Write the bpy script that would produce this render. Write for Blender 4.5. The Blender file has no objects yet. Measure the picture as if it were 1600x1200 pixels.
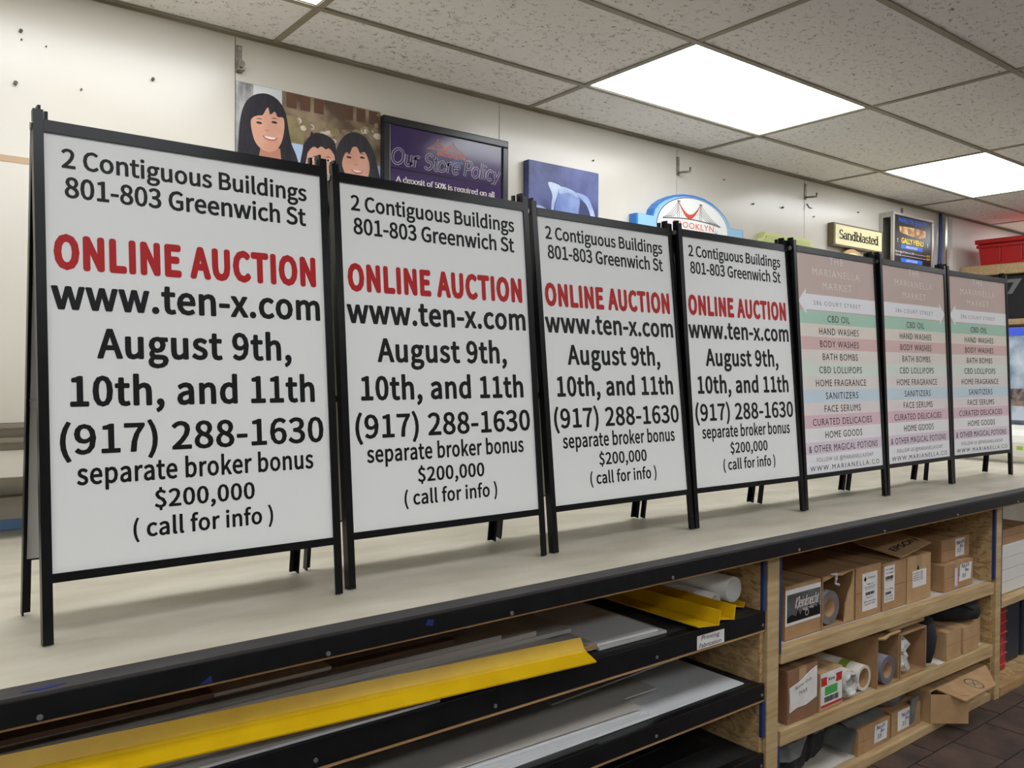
import bpy, bmesh, math, random
from mathutils import Matrix, Vector, Euler
random.seed(7)
R = math.radians
scene = bpy.context.scene
col = scene.collection
ZT = 0.96          # height of the bench top above the floor; the scene is drawn with bench top = 0 and lifted by ZT at the end

# ------------------------------------------------------------------ camera, world, exposure
cam_d = bpy.data.cameras.new('camera'); cam = bpy.data.objects.new('camera', cam_d); col.objects.link(cam)
cam_d.sensor_width = 36; cam_d.sensor_fit = 'HORIZONTAL'; cam_d.lens = 36*1305.78/1600; cam_d.clip_start = .02; cam_d.clip_end = 60
yaw, pitch, roll = 0.662094, -0.016410, 0.005837
f = Vector((math.sin(yaw)*math.cos(pitch), math.cos(yaw)*math.cos(pitch), math.sin(pitch)))
r = Vector((math.cos(yaw), -math.sin(yaw), 0)); u = r.cross(f)
r2 = math.cos(roll)*r + math.sin(roll)*u; u2 = -math.sin(roll)*r + math.cos(roll)*u
mw = Matrix((( r2.x, u2.x, -f.x, 0), (r2.y, u2.y, -f.y, 0), (r2.z, u2.z, -f.z, 0), (0, 0, 0, 1)))
cam.matrix_world = Matrix.Translation((-0.29935, -1.87667, 0.54859+ZT)) @ mw
scene.camera = cam
world = bpy.data.worlds.new('world'); scene.world = world; world.use_nodes = True
world.node_tree.nodes['Background'].inputs[0].default_value = (.5, .5, .5, 1)
world.node_tree.nodes['Background'].inputs[1].default_value = 0
LIGHT = 6.0                     # emission of the ceiling light panels
scene.view_settings.view_transform = 'Standard'; scene.view_settings.look = 'None'
scene.view_settings.gamma = 1; scene.view_settings.use_curve_mapping = False
scene.view_settings.exposure = 0.45

# ------------------------------------------------------------------ materials
def lin(c):
    return tuple((x/255/12.92 if x/255 <= .04045 else ((x/255+.055)/1.055)**2.4) for x in c)
MATS = {}
def mat(name, c, rough=.6, metal=0., c2=None, scale=8., stretch=(1, 1, 1), bump=0., bscale=None, detail=4, lo=.35, hi=.65, spec=.5, emit=0., coat=0., rnd=0.):
    """plain or two-tone noise material; c, c2 are sRGB 0-255"""
    if name in MATS: return MATS[name]
    m = bpy.data.materials.new(name); m.use_nodes = True; nt = m.node_tree; N = nt.nodes; L = nt.links
    b = N['Principled BSDF']; b.inputs['Roughness'].default_value = rough; b.inputs['Metallic'].default_value = metal
    b.inputs['Specular IOR Level'].default_value = spec; b.inputs['Coat Weight'].default_value = coat
    b.inputs['Base Color'].default_value = (*lin(c), 1)
    out = None
    if c2 or bump:
        tc = N.new('ShaderNodeTexCoord'); mp = N.new('ShaderNodeMapping'); mp.inputs['Scale'].default_value = stretch
        L.new(tc.outputs['Object'], mp.inputs['Vector'])
        if rnd:
            oi = N.new('ShaderNodeObjectInfo'); vm = N.new('ShaderNodeVectorMath'); vm.operation = 'SCALE'; vm.inputs[0].default_value = (37, 11, 23)
            L.new(oi.outputs['Random'], vm.inputs['Scale']); L.new(vm.outputs[0], mp.inputs['Location'])
    if c2:
        nz = N.new('ShaderNodeTexNoise'); nz.inputs['Scale'].default_value = scale; nz.inputs['Detail'].default_value = detail
        L.new(mp.outputs[0], nz.inputs['Vector'])
        rp = N.new('ShaderNodeValToRGB'); rp.color_ramp.elements[0].position = lo; rp.color_ramp.elements[1].position = hi
        rp.color_ramp.elements[0].color = (*lin(c), 1); rp.color_ramp.elements[1].color = (*lin(c2), 1)
        L.new(nz.outputs['Fac'], rp.inputs[0]); out = rp.outputs[0]
        if rnd:
            hs = N.new('ShaderNodeHueSaturation'); mr = N.new('ShaderNodeMapRange'); mr.inputs['To Min'].default_value = 1-rnd; mr.inputs['To Max'].default_value = 1+rnd
            L.new(oi.outputs['Random'], mr.inputs['Value']); L.new(mr.outputs[0], hs.inputs['Value']); L.new(out, hs.inputs['Color']); out = hs.outputs[0]
        L.new(out, b.inputs['Base Color'])
    if bump:
        n2 = N.new('ShaderNodeTexNoise'); n2.inputs['Scale'].default_value = bscale or scale; n2.inputs['Detail'].default_value = 3
        L.new(mp.outputs[0], n2.inputs['Vector'])
        bp = N.new('ShaderNodeBump'); bp.inputs['Strength'].default_value = 1; bp.inputs['Distance'].default_value = bump
        L.new(n2.outputs['Fac'], bp.inputs['Height']); L.new(bp.outputs[0], b.inputs['Normal'])
    if emit:
        b.inputs['Emission Color'].default_value = (*lin(c), 1); b.inputs['Emission Strength'].default_value = emit
        if out: L.new(out, b.inputs['Emission Color'])
    MATS[name] = m
    return m

def ceiling_tile_mat():
    m = mat('ceiling_tile', (203, 196, 187), .95, spec=.2); nt = m.node_tree; N = nt.nodes; L = nt.links; b = N['Principled BSDF']
    tc = N.new('ShaderNodeTexCoord'); oi = N.new('ShaderNodeObjectInfo'); vm = N.new('ShaderNodeVectorMath'); vm.operation = 'SCALE'; vm.inputs[0].default_value = (31, 17, 5)
    L.new(oi.outputs['Random'], vm.inputs['Scale']); ad = N.new('ShaderNodeVectorMath'); L.new(tc.outputs['Object'], ad.inputs[0]); L.new(vm.outputs[0], ad.inputs[1])
    # warped worm-like fissures: thin band of a noise field, broken up by a second field
    a = N.new('ShaderNodeTexNoise'); a.inputs['Scale'].default_value = 36; a.inputs['Detail'].default_value = 2; a.inputs['Distortion'].default_value = .9
    mpp = N.new('ShaderNodeMapping'); mpp.inputs['Scale'].default_value = (.75, 1.15, 1); L.new(ad.outputs[0], mpp.inputs['Vector']); L.new(mpp.outputs[0], a.inputs['Vector'])
    s1 = N.new('ShaderNodeMath'); s1.operation = 'SUBTRACT'; s1.inputs[1].default_value = .5; L.new(a.outputs['Fac'], s1.inputs[0])
    s2 = N.new('ShaderNodeMath'); s2.operation = 'ABSOLUTE'; L.new(s1.outputs[0], s2.inputs[0])
    s3 = N.new('ShaderNodeMapRange'); s3.inputs['From Min'].default_value = .003; s3.inputs['From Max'].default_value = .02; s3.inputs['To Min'].default_value = 1; s3.inputs['To Max'].default_value = 0; L.new(s2.outputs[0], s3.inputs['Value'])
    g = N.new('ShaderNodeTexNoise'); g.inputs['Scale'].default_value = 44; g.inputs['Detail'].default_value = 1; L.new(ad.outputs[0], g.inputs['Vector'])
    g2 = N.new('ShaderNodeMapRange'); g2.inputs['From Min'].default_value = .52; g2.inputs['From Max'].default_value = .6; L.new(g.outputs['Fac'], g2.inputs['Value'])
    mu = N.new('ShaderNodeMath'); mu.operation = 'MULTIPLY'; L.new(s3.outputs[0], mu.inputs[0]); L.new(g2.outputs[0], mu.inputs[1])
    mx = N.new('ShaderNodeMix'); mx.data_type = 'RGBA'; mx.inputs['A'].default_value = (*lin((250, 246, 241)), 1); mx.inputs['B'].default_value = (*lin((148, 137, 124)), 1)  # darker fissure colour paints in the shade inside their small holes
    L.new(mu.outputs[0], mx.inputs['Factor']); L.new(mx.outputs['Result'], b.inputs['Base Color'])
    bp = N.new('ShaderNodeBump'); bp.inputs['Distance'].default_value = .002; bp.invert = True; L.new(mu.outputs[0], bp.inputs['Height']); L.new(bp.outputs[0], b.inputs['Normal'])
    return m

def osb_mat():
    m = mat('osb', (180, 150, 105), .75); nt = m.node_tree; N = nt.nodes; L = nt.links; b = N['Principled BSDF']
    tc = N.new('ShaderNodeTexCoord'); nz = N.new('ShaderNodeTexNoise'); nz.inputs['Scale'].default_value = 9; L.new(tc.outputs['Object'], nz.inputs['Vector'])
    mx0 = N.new('ShaderNodeMix'); mx0.data_type = 'VECTOR'; mx0.inputs['Factor'].default_value = .07; L.new(tc.outputs['Object'], mx0.inputs['A']); L.new(nz.outputs['Color'], mx0.inputs['B'])
    v = N.new('ShaderNodeTexVoronoi'); v.inputs['Scale'].default_value = 85; mp = N.new('ShaderNodeMapping'); mp.inputs['Scale'].default_value = (1, .45, 1.5); mp.inputs['Rotation'].default_value = (.6, .2, .3)
    L.new(mx0.outputs['Result'], mp.inputs['Vector']); L.new(mp.outputs[0], v.inputs['Vector'])
    rp = N.new('ShaderNodeValToRGB'); e = rp.color_ramp.elements; e[0].color = (*lin((152, 120, 80)), 1); e[1].color = (*lin((198, 168, 120)), 1)
    x = e.new(.5); x.color = (*lin((184, 152, 104)), 1)
    sp = N.new('ShaderNodeSeparateColor'); L.new(v.outputs['Color'], sp.inputs[0]); L.new(sp.outputs[0], rp.inputs[0]); L.new(rp.outputs[0], b.inputs['Base Color'])
    return m

M_wall = mat('wall_paint', (216, 211, 199), .24, c2=(209, 203, 189), scale=1.6, bump=.004, bscale=2.2)
M_wall_r = mat('far_wall_paint', (232, 228, 222), .6)
M_tile = ceiling_tile_mat()
M_grid = mat('ceiling_grid_metal', (160, 151, 132), .45, c2=(140, 130, 108), scale=3)
M_black = mat('black_powder_coat', (5, 5, 6), .3, c2=(9, 9, 11), scale=30, spec=.25)
M_panel = mat('white_sign_board', (238, 239, 237), .42)
M_panelback = mat('sign_board_back', (196, 197, 194), .6)
M_ink = mat('black_vinyl', (14, 14, 15), .45, spec=.25)
M_red = mat('red_vinyl', (184, 30, 32), .45, spec=.25)
M_steel = mat('bare_steel', (168, 164, 156), .4, metal=.85)
M_galv = mat('worn_galvanised', (150, 146, 134), .5, metal=.5, c2=(120, 114, 98), scale=40)
M_top = mat('bench_laminate', (186, 178, 158), .45, c2=(214, 207, 190), scale=3.2, stretch=(1, 2.6, 1), detail=8, lo=.3, hi=.7)
M_trim = mat('black_trim', (11, 11, 13), .4, c2=(20, 20, 23), scale=14, detail=8, bump=.0004, bscale=60, spec=.35)
M_trimtop = mat('grey_edge_band', (52, 50, 50), .55, c2=(66, 63, 62), scale=20, stretch=(.3, 1, 1))
M_felt = mat('black_shelf_felt', (16, 15, 14), .9, c2=(28, 25, 24), scale=60)
M_wood = mat('lumber', (201, 176, 132), .7, c2=(172, 142, 96), scale=6, stretch=(1.2, 1.2, 9), detail=6, lo=.3, hi=.75)
M_woodh = mat('lumber_along', (203, 177, 133), .7, c2=(170, 139, 94), scale=6, stretch=(.9, 9, 9), detail=6, lo=.3, hi=.75)
M_ply = mat('raw_ply_edge', (186, 150, 102), .75, c2=(160, 124, 80), scale=20, stretch=(.4, 1, 6))
M_osb = osb_mat()
M_blue = mat('blue_paint', (38, 62, 112), .6, c2=(28, 48, 92), scale=20)
M_melamine = mat('white_melamine', (226, 222, 212), .5, c2=(205, 198, 184), scale=9)
M_card = mat('cardboard', (176, 139, 99), .8, c2=(163, 126, 87), scale=14, detail=5)
M_card2 = mat('cardboard_pale', (190, 156, 114), .8, c2=(178, 142, 100), scale=14, detail=5)
M_cardin = M_card
M_tape = mat('packing_tape', (188, 158, 118), .2, coat=.4)
M_paper = mat('paper_label', (232, 230, 226), .6, c2=(222, 219, 214), scale=20)
M_print = mat('grey_print', (92, 90, 90), .7)
M_penblue = mat('blue_marker', (40, 52, 120), .7)
M_yellow = mat('yellow_enamel', (232, 190, 22), .35, c2=(222, 178, 16), scale=12, detail=6)
M_white = mat('white_plastic', (228, 228, 224), .4)
M_floor = mat('floor_grout', (62, 50, 44), .85, c2=(48, 40, 36), scale=30)
M_ftile = mat('quarry_tile', (96, 76, 68), .5, c2=(66, 56, 53), scale=9, detail=8, rnd=.22)
M_dark = M_ply
M_blacksoft = mat('black_fabric', (22, 22, 25), .85, c2=(34, 34, 38), scale=18, bump=.004, bscale=14)
M_greyplastic = mat('grey_poly_bag', (118, 120, 116), .45, c2=(96, 98, 96), scale=10)
M_clear = mat('crinkled_film', (226, 226, 224), .12, c2=(188, 187, 184), scale=26, bump=.006, bscale=34, spec=.8)
M_chan = mat('aluminium', (196, 194, 188), .35, metal=.8)

# ------------------------------------------------------------------ mesh helpers
class MB:
    def __init__(s): s.v = []; s.f = []
    def add(s, vs, fs):
        n = len(s.v); s.v += [tuple(p) for p in vs]; s.f += [tuple(i+n for i in q) for q in fs]; return s
    def box(s, x0, x1, y0, y1, z0, z1):
        return s.add([(x0,y0,z0),(x1,y0,z0),(x1,y1,z0),(x0,y1,z0),(x0,y0,z1),(x1,y0,z1),(x1,y1,z1),(x0,y1,z1)],
                     [(3,2,1,0),(4,5,6,7),(0,1,5,4),(1,2,6,5),(2,3,7,6),(3,0,4,7)])
    def slab(s, pts, y0, y1):
        """outline in x,z (anticlockwise seen from the front, -y) extruded from y0 (front) to y1"""
        a = sum(pts[i][0]*pts[(i+1) % len(pts)][1]-pts[(i+1) % len(pts)][0]*pts[i][1] for i in range(len(pts)))
        if a < 0: pts = pts[::-1]
        n = len(pts)
        vs = [(x, y0, z) for x, z in pts]+[(x, y1, z) for x, z in pts]
        fs = [tuple(range(n)), tuple(range(2*n-1, n-1, -1))]+[(i, i+n, (i+1) % n+n, (i+1) % n) for i in range(n)]
        return s.add(vs, fs)
    def ribbon(s, pts, w, y, w2=None):
        """flat pen stroke in x,z at depth y; w = width of upright strokes, w2 = width of level strokes"""
        w2 = w if w2 is None else w2
        n = len(pts); L = []
        for i, (x, z) in enumerate(pts):
            a = pts[max(i-1, 0)]; b = pts[min(i+1, n-1)]; dx, dz = b[0]-a[0], b[1]-a[1]; l = math.hypot(dx, dz) or 1; dx /= l; dz /= l
            h = (w2+(w-w2)*abs(dz))/2
            ex = 0
            if i == 0: ex = -h*.3
            if i == n-1: ex = h*.3
            L.append(((x+dx*ex-dz*h, z+dz*ex+dx*h), (x+dx*ex+dz*h, z+dz*ex-dx*h)))
        vs = []; fs = []
        for a, b in L: vs += [(a[0], y, a[1]), (b[0], y, b[1])]
        for i in range(n-1): fs.append((2*i, 2*i+1, 2*i+3, 2*i+2))
        return s.add(vs, fs)
    def tube(s, path, rad, n=10, cap=True):
        P = [Vector(p) for p in path]; m = len(P); vs = []; fs = []
        rad = rad if isinstance(rad, (list, tuple)) else [rad]*m
        up = None
        for i, p in enumerate(P):
            t = (P[min(i+1, m-1)]-P[max(i-1, 0)]).normalized()
            if up is None: up = t.cross(Vector((0, 0, 1)) if abs(t.z) < .9 else Vector((1, 0, 0))).normalized()
            e1 = (up-t*up.dot(t)).normalized(); e2 = t.cross(e1); up = e1
            for k in range(n):
                a = 2*math.pi*k/n; vs.append(p+(e1*math.cos(a)+e2*math.sin(a))*rad[i])
        for i in range(m-1):
            for k in range(n): fs.append((i*n+k, i*n+(k+1) % n, (i+1)*n+(k+1) % n, (i+1)*n+k))
        if cap: fs += [tuple(range(n-1, -1, -1)), tuple((m-1)*n+k for k in range(n))]
        return s.add(vs, fs)
    def pipe(s, a, b, ro, ri, n=28, oval=1.):
        """hollow roll between a and b (axis mostly along y); oval squashes x"""
        a = Vector(a); b = Vector(b); t = (b-a).normalized(); e1 = t.cross(Vector((0, 0, 1))).normalized(); e2 = e1.cross(t)
        vs = []; fs = []
        for p, rr in ((a, ri), (a, ro), (b, ro), (b, ri)):
            for k in range(n):
                q = 2*math.pi*k/n; vs.append(p+e1*math.cos(q)*rr*oval+e2*math.sin(q)*rr)
        for j in range(4):
            for k in range(n): fs.append((j*n+k, j*n+(k+1) % n, ((j+1) % 4)*n+(k+1) % n, ((j+1) % 4)*n+k))
        return s.add(vs, fs)
    def obj(s, name, m, parent=None, loc=(0, 0, 0), rot=(0, 0, 0), bevel=0., smooth=False):
        me = bpy.data.meshes.new(name); me.from_pydata(s.v, [], s.f)
        bm = bmesh.new(); bm.from_mesh(me)
        bmesh.ops.recalc_face_normals(bm, faces=bm.faces)
        if bevel:
            bmesh.ops.bevel(bm, geom=list(bm.edges), offset=bevel, segments=2, profile=.6, affect='EDGES', clamp_overlap=True)
        bm.to_mesh(me); bm.free(); me.materials.append(m)
        if smooth:
            for p in me.polygons: p.use_smooth = True
        return link(name, me, parent, loc, rot)
def link(name, me, parent=None, loc=(0, 0, 0), rot=(0, 0, 0)):
    o = bpy.data.objects.new(name, me); col.objects.link(o); o.location = loc; o.rotation_euler = rot
    if parent: o.parent = parent
    return o
def box(name, b, m, parent=None, bevel=0., loc=(0, 0, 0), rot=(0, 0, 0)):
    return MB().box(*b).obj(name, m, parent, loc, rot, bevel)
def cbox(name, size, m, loc, rot=(0, 0, 0), parent=None, bevel=0.):
    x, y, z = size; return MB().box(-x/2, x/2, -y/2, y/2, -z/2, z/2).obj(name, m, parent, loc, rot, bevel)
def thing(name, label, cat, loc=(0, 0, 0), rz=0, group=None):
    return tag(link(name, None, None, loc, (0, 0, rz)), label, cat, group)
def tag(o, label, cat, group=None):
    o['label'] = label; o['category'] = cat
    if group: o['group'] = group
    return o
def struct(o): o['kind'] = 'structure'; return o
def arc(cx, cy, rx, ry, a0, a1, n=14):
    return [(cx+rx*math.cos(R(a0+(a1-a0)*i/n)), cy+ry*math.sin(R(a0+(a1-a0)*i/n))) for i in range(n+1)]
def ellipse(cx, cy, rx, ry, n=28): return arc(cx, cy, rx, ry, 0, 360, n)[:-1]

# ---- lettering with the built-in typeface, fitted to a given width and cap height (x,z plane, facing -y)
TXT = {}
try:                                   # Blender's own interface typeface; the built-in one if it is missing
    import os
    HUM = bpy.data.fonts.load(os.path.join(bpy.utils.system_resource('DATAFILES'), 'fonts', 'Noto Sans CJK Regular.woff2'))
except Exception:
    HUM = None
def text_mesh(s, offset=0., space=1., hum=False):
    key = (s, offset, space, hum)
    if key not in TXT:
        cu = bpy.data.curves.new('lettering', 'FONT'); cu.body = s; cu.size = 1; cu.offset = offset; cu.space_character = space; cu.resolution_u = 3
        if hum and HUM: cu.font = HUM
        o = bpy.data.objects.new('lettering', cu); col.objects.link(o); bpy.context.view_layer.update()
        me = bpy.data.meshes.new_from_object(o.evaluated_get(bpy.context.evaluated_depsgraph_get()))
        bpy.data.objects.remove(o)
        vs = [tuple(v.co) for v in me.vertices]; fs = [tuple(p.vertices) for p in me.polygons]
        TXT[key] = (vs, fs)
    return TXT[key]
CAPS = {}
def cap_height(hum):
    if hum not in CAPS: CAPS[hum] = max(v[1] for v in text_mesh('H', 0., 1., hum)[0])
    return CAPS[hum]
def lettering(s, m, parent, xc, z, width, cap, y=0., offset=.008, space=1., align='c', shear=0., name='lettering', rot=0., hum=False, bold=0.):
    """text with its baseline at z; width and cap height in metres; rot turns it in its plane"""
    vs, fs = text_mesh(s, offset, space, hum)
    x0 = min(v[0] for v in vs); x1 = max(v[0] for v in vs); k = cap/cap_height(hum); w = width if width else (x1-x0)*k
    kx = w/(x1-x0)
    off = {'c': -w/2, 'l': 0, 'r': -w}[align]
    P = []; F = []
    # heavier weights: overlapping copies of the outline shifted round a small circle
    shifts = [(0, 0)]+([(bold*math.cos(R(q)), .8*bold*math.sin(R(q))) for q in range(0, 360, 45)] if bold else [])
    c_, s_ = math.cos(rot), math.sin(rot)
    for n_, (dx_, dz_) in enumerate(shifts):
        F += [tuple(i+len(P) for i in q) for q in fs]
        for v in vs:
            a = (v[0]+dx_-x0)*kx+off+shear*v[1]*k; b = (v[1]+dz_)*k
            P.append((xc+a*c_-b*s_, y-n_*4e-6, z+a*s_+b*c_))
    fs = F
    me = bpy.data.meshes.new(name); me.from_pydata(P, [], fs); me.materials.append(m)
    return link(name, me, parent)

# ---- pen-drawn glyphs (serif or script) for the carved and printed signs
G = {'a': (.45, [arc(.2,.33,.15,.15,155,0)+[(.35,.06),(.4,.01)], arc(.2,.13,.15,.13,75,345)+[(.35,.16)]], []),
 'b': (.48, [[(.1,.72),(.1,0)], arc(.27,.24,.17,.24,0,360)], [(.06,.72)]), 'd': (.5, [arc(.22,.24,.17,.24,0,360), [(.39,.72),(.39,0)]], [(.35,.72),(.43,0)]),
 'e': (.43, [[(.05,.27),(.39,.27)], arc(.22,.24,.18,.24,8,320)], []), 'f': (.3, [[(.14,0),(.14,.56)]+arc(.27,.56,.13,.16,180,45), [(.02,.47),(.28,.47)]], [(.14,0)]),
 'i': (.22, [[(.1,.48),(.1,0)], [(.1,.61),(.1,.68)]], [(.1,0),(.06,.48)]), 'l': (.22, [[(.1,.72),(.1,0)]], [(.1,0),(.06,.72)]),
 'n': (.52, [[(.1,.48),(.1,0)], arc(.26,.32,.16,.16,180,0)+[(.42,0)]], [(.1,0),(.42,0),(.06,.48)]), 'o': (.47, [arc(.23,.24,.19,.24,0,360)], []),
 'p': (.49, [[(.1,.48),(.1,-.22)], arc(.28,.24,.17,.24,0,360)], [(.1,-.22),(.06,.48)]), 'q': (.49, [arc(.22,.24,.17,.24,0,360), [(.4,.48),(.4,-.22)]], [(.4,-.22)]),
 'r': (.37, [[(.1,.48),(.1,0)], arc(.24,.34,.14,.14,180,50)], [(.1,0),(.06,.48)]), 's': (.37, [arc(.19,.36,.14,.12,30,270)+arc(.19,.12,.15,.12,90,-150)], []),
 't': (.3, [[(.14,.62),(.14,.1)]+arc(.25,.1,.11,.1,180,300), [(.02,.47),(.28,.47)]], []), 'u': (.5, [[(.1,.48),(.1,.16)]+arc(.25,.16,.15,.16,180,360), [(.4,.48),(.4,0)]], [(.06,.48),(.36,.48)]),
 'c': (.42, [arc(.22,.24,.18,.24,45,315)], []), 'y': (.44, [[(.06,.48),(.22,.02)], [(.4,.48),(.22,.02),(.12,-.2),(.0,-.2)]], []), 'h': (.52, [[(.1,.72),(.1,0)], arc(.26,.32,.16,.16,180,0)+[(.42,0)]], []),
 'k': (.45, [[(.1,.72),(.1,0)], [(.36,.48),(.1,.2),(.4,0)]], []), 'K': (.55, [[(.1,.7),(.1,0)], [(.5,.74),(.1,.3),(.55,-.08)]], []),
 'A': (.58, [[(.02,0),(.27,.7)], [(.27,.7),(.54,0)], [(.12,.25),(.42,.25)]], [(.02,0),(.54,0)]), 'S': (.5, [arc(.25,.525,.18,.175,30,270)+arc(.25,.175,.2,.175,90,-150)], []),
 'O': (.68, [arc(.33,.35,.3,.35,0,360)], []), 'P': (.5, [[(.1,.7),(.1,0)], [(.1,.7),(.28,.7)]+arc(.28,.52,.18,.18,90,-90)+[(.1,.34)]], []),
 '5': (.45, [[(.38,.7),(.12,.7),(.1,.4)]+arc(.22,.22,.19,.22,120,-150)], []), '0': (.45, [arc(.22,.35,.18,.35,0,360)], []),
 '%': (.6, [arc(.14,.55,.11,.14,0,360), arc(.46,.15,.11,.14,0,360), [(.5,.7),(.1,0)]], []), ' ': (.26, [], [])}
def penned(s, m, parent, x0, z, width, cap, y, thick, thin, serif=True, shear=0., name='lettering'):
    tot = sum(G[c][0] for c in s); kx = width/tot; kz = cap/.7; mb = MB(); x = 0
    T = lambda p: (x0+(x+p[0])*kx+shear*p[1]*kz, z+p[1]*kz)
    for c in s:
        for st in G[c][1]: mb.ribbon([T(p) for p in st], thick, y, thin)
        if serif:
            for sx, sz in G[c][2]: mb.ribbon([T((sx-.09, sz)), T((sx+.09, sz))], thin*1.2, y)
        x += G[c][0]
    return mb.obj(name, m, parent)

# ------------------------------------------------------------------ the room
WY = 1.138; CZ = 1.7564; FZ = -ZT
XL, XR, YF = -3.2, 9.2, -5.2
# floor with its visible clay tiles
fl = struct(box('floor', (XL, XR, YF, WY+.3, FZ-.1, FZ-.006), M_floor))
tm = None
for i in range(10):
    for j in range(6):
        x = 2.3+.305*i; y = -.62-.205*(j-2)
        if tm is None:
            o = MB().box(-.149, .149, -.099, .099, 0, .006).obj('tile', M_ftile, fl, (x, y, FZ-.006), (0, 0, 0), .0015); tm = o.data
        else: o = link('tile', tm, fl, (x+(.15 if j % 2 else 0), y, FZ-.006+random.uniform(-.0006, .0004)), (random.uniform(-.003, .003), random.uniform(-.003, .003), 0))
# ceiling: backing, 2x4 tiles, tee bars
SX, SY, CX0, CA = 1.2133, .6038, .919, .386
ce = struct(box('ceiling', (XL, XR, YF, WY+.3, CZ+.09, CZ+.14), mat('ceiling_void', (200, 196, 190), .9)))
rows = [WY, WY-CA]+[WY-CA-SY*k for k in range(1, 10)]
LIGHTS = []
for k in range(-4, 7):
    for j in range(len(rows)-1):
        if j in (1, 4, 7) and k % 2 == 1: LIGHTS.append((k, j)); continue
        x0, x1 = CX0+k*SX, CX0+(k+1)*SX; y1, y0 = rows[j], rows[j+1]
        key = 'tile_%d' % (j == 0)
        if key not in MATS:
            MATS[key] = None
            o = MB().box(-(x1-x0)/2+.006, (x1-x0)/2-.006, -(y1-y0)/2+.006, (y1-y0)/2-.006, 0, .016).obj('ceiling_tile', M_tile, ce); TXT[key] = o.data
        else: o = link('ceiling_tile', TXT[key], ce)
        o.location = ((x0+x1)/2, (y0+y1)/2, CZ+.004+random.uniform(0, .002)); o.rotation_euler = (random.uniform(-.0015, .0015), random.uniform(-.0008, .0008), math.pi*random.choice((0, 1)))
for k in range(-4, 8):
    x = CX0+k*SX; o = box('tee_bar', (-.012, .012, YF, WY-.001, 0, .004), M_grid, ce, loc=(x, 0, CZ))
for j, y in enumerate(rows[1:]):
    box('tee_bar', (XL, XR, -.012, .012, -.001, .004), M_grid, ce, loc=(0, y, CZ))
MB().box(XL, XR, WY-.022, WY, CZ-.001, CZ+.003).box(XL, XR, WY-.003, WY, CZ-.009, CZ).obj('wall_angle', M_grid, ce)
M_emit = mat('light_diffuser', (248, 251, 255), .5, emit=LIGHT)
LAB = {(-1, 1): 'glowing flat ceiling panel light over the auction sign at the free end of the row', (1, 1): 'glowing flat ceiling panel light between the auction signs and the framed notice',
       (3, 1): 'glowing flat ceiling panel light near the menu light box and red bin', (5, 1): 'glowing flat ceiling panel light beyond the red bin'}
for k, j in LIGHTS:
    x0, x1 = CX0+k*SX+.012, CX0+(k+1)*SX-.012; y1, y0 = rows[j]-.012, rows[j+1]+.012
    off = '' if (k, j) in ((-1, 1), (1, 1), (3, 1)) else '_%d_offscreen' % (LIGHTS.index((k, j))+1)
    t = thing('ceiling_light'+off, LAB.get((k, j), 'flat ceiling panel light over the shop floor or past the row of signs'), 'light', ((x0+x1)/2, (y0+y1)/2, CZ+.004), 0, 'ceiling panel lights')
    w, d = (x1-x0)/2, (y1-y0)/2
    box('diffuser'+off, (-w+.006, w-.006, -d+.006, d-.006, 0, .006), M_emit, t)
    MB().box(-w, w, -d, -d+.006, -.001, .012).box(-w, w, d-.006, d, -.001, .012).box(-w, -w+.006, -d+.006, d-.006, -.001, .012).box(w-.006, w, -d+.006, d-.006, -.001, .012).box(-w, w, -d, d, .012, .05).obj('frame', mat('light_frame', (225, 222, 214), .5), t)
# walls
wb = struct(box('wall_back', (XL, XR, WY+.26, WY+.36, FZ, CZ+.1), mat('lower_wall', (206, 200, 186), .6, c2=(190, 182, 166), scale=3)))
seams = [-1.613, -.419, .775, 1.969, 3.163, 4.359, 5.553, 6.25]
edges = [XL]+seams
for a, b in zip(edges[:-1], edges[1:]):
    box('wall_panel', (a+.0015, b-.0015, WY, WY+.02, .375, CZ+.02), M_wall, wb, .001)
box('wall_panel', (6.287, XR, WY, WY+.02, -.2, CZ+.02), M_wall_r, wb, .001)
box('backing', (XL, 6.25, WY+.02, WY+.26, .38, CZ+.02), M_wall, wb)
tr = struct(MB().box(XL, 6.3, WY-.016, WY+.02, .36, .374).box(XL, 6.3, WY+.006, WY+.02, .33, .36).box(XL, 6.3, WY-.02, WY+.02, .316, .33).box(XL, 6.3, WY+.004, WY+.02, .29, .316).obj('trim_1', mat('track_metal', (150, 142, 128), .4, metal=.5)))
tr2 = struct(box('trim_2', (XL, 6.3, WY-.004, WY+.02, .205, .29), M_wall, None, .002))
struct(box('trim_3', (XL, 6.3, WY+.2, WY+.26, .10, .116), mat('track_metal', (150, 142, 128))))
M_bt = mat('blue_tile', (108, 146, 190), .5)
t4 = struct(box('trim_4', (XL, 6.3, WY+.252, WY+.26, .0005, .035), mat('tile_grout', (200, 196, 186), .8)))
for i in range(14): box('tile', (-.6+.16*i, -.6+.16*i+.156, WY+.246, WY+.254, .001, .034), M_bt, t4)
struct(box('wall_left', (XL-.1, XL, YF, WY+.36, FZ, CZ+.1), M_wall_r)); struct(box('wall_right', (XR, XR+.1, YF, WY+.36, FZ, CZ+.1), M_wall_r))
struct(box('wall_front', (XL-.1, XR+.1, YF-.1, YF, FZ, CZ+.1), M_wall_r))
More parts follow.
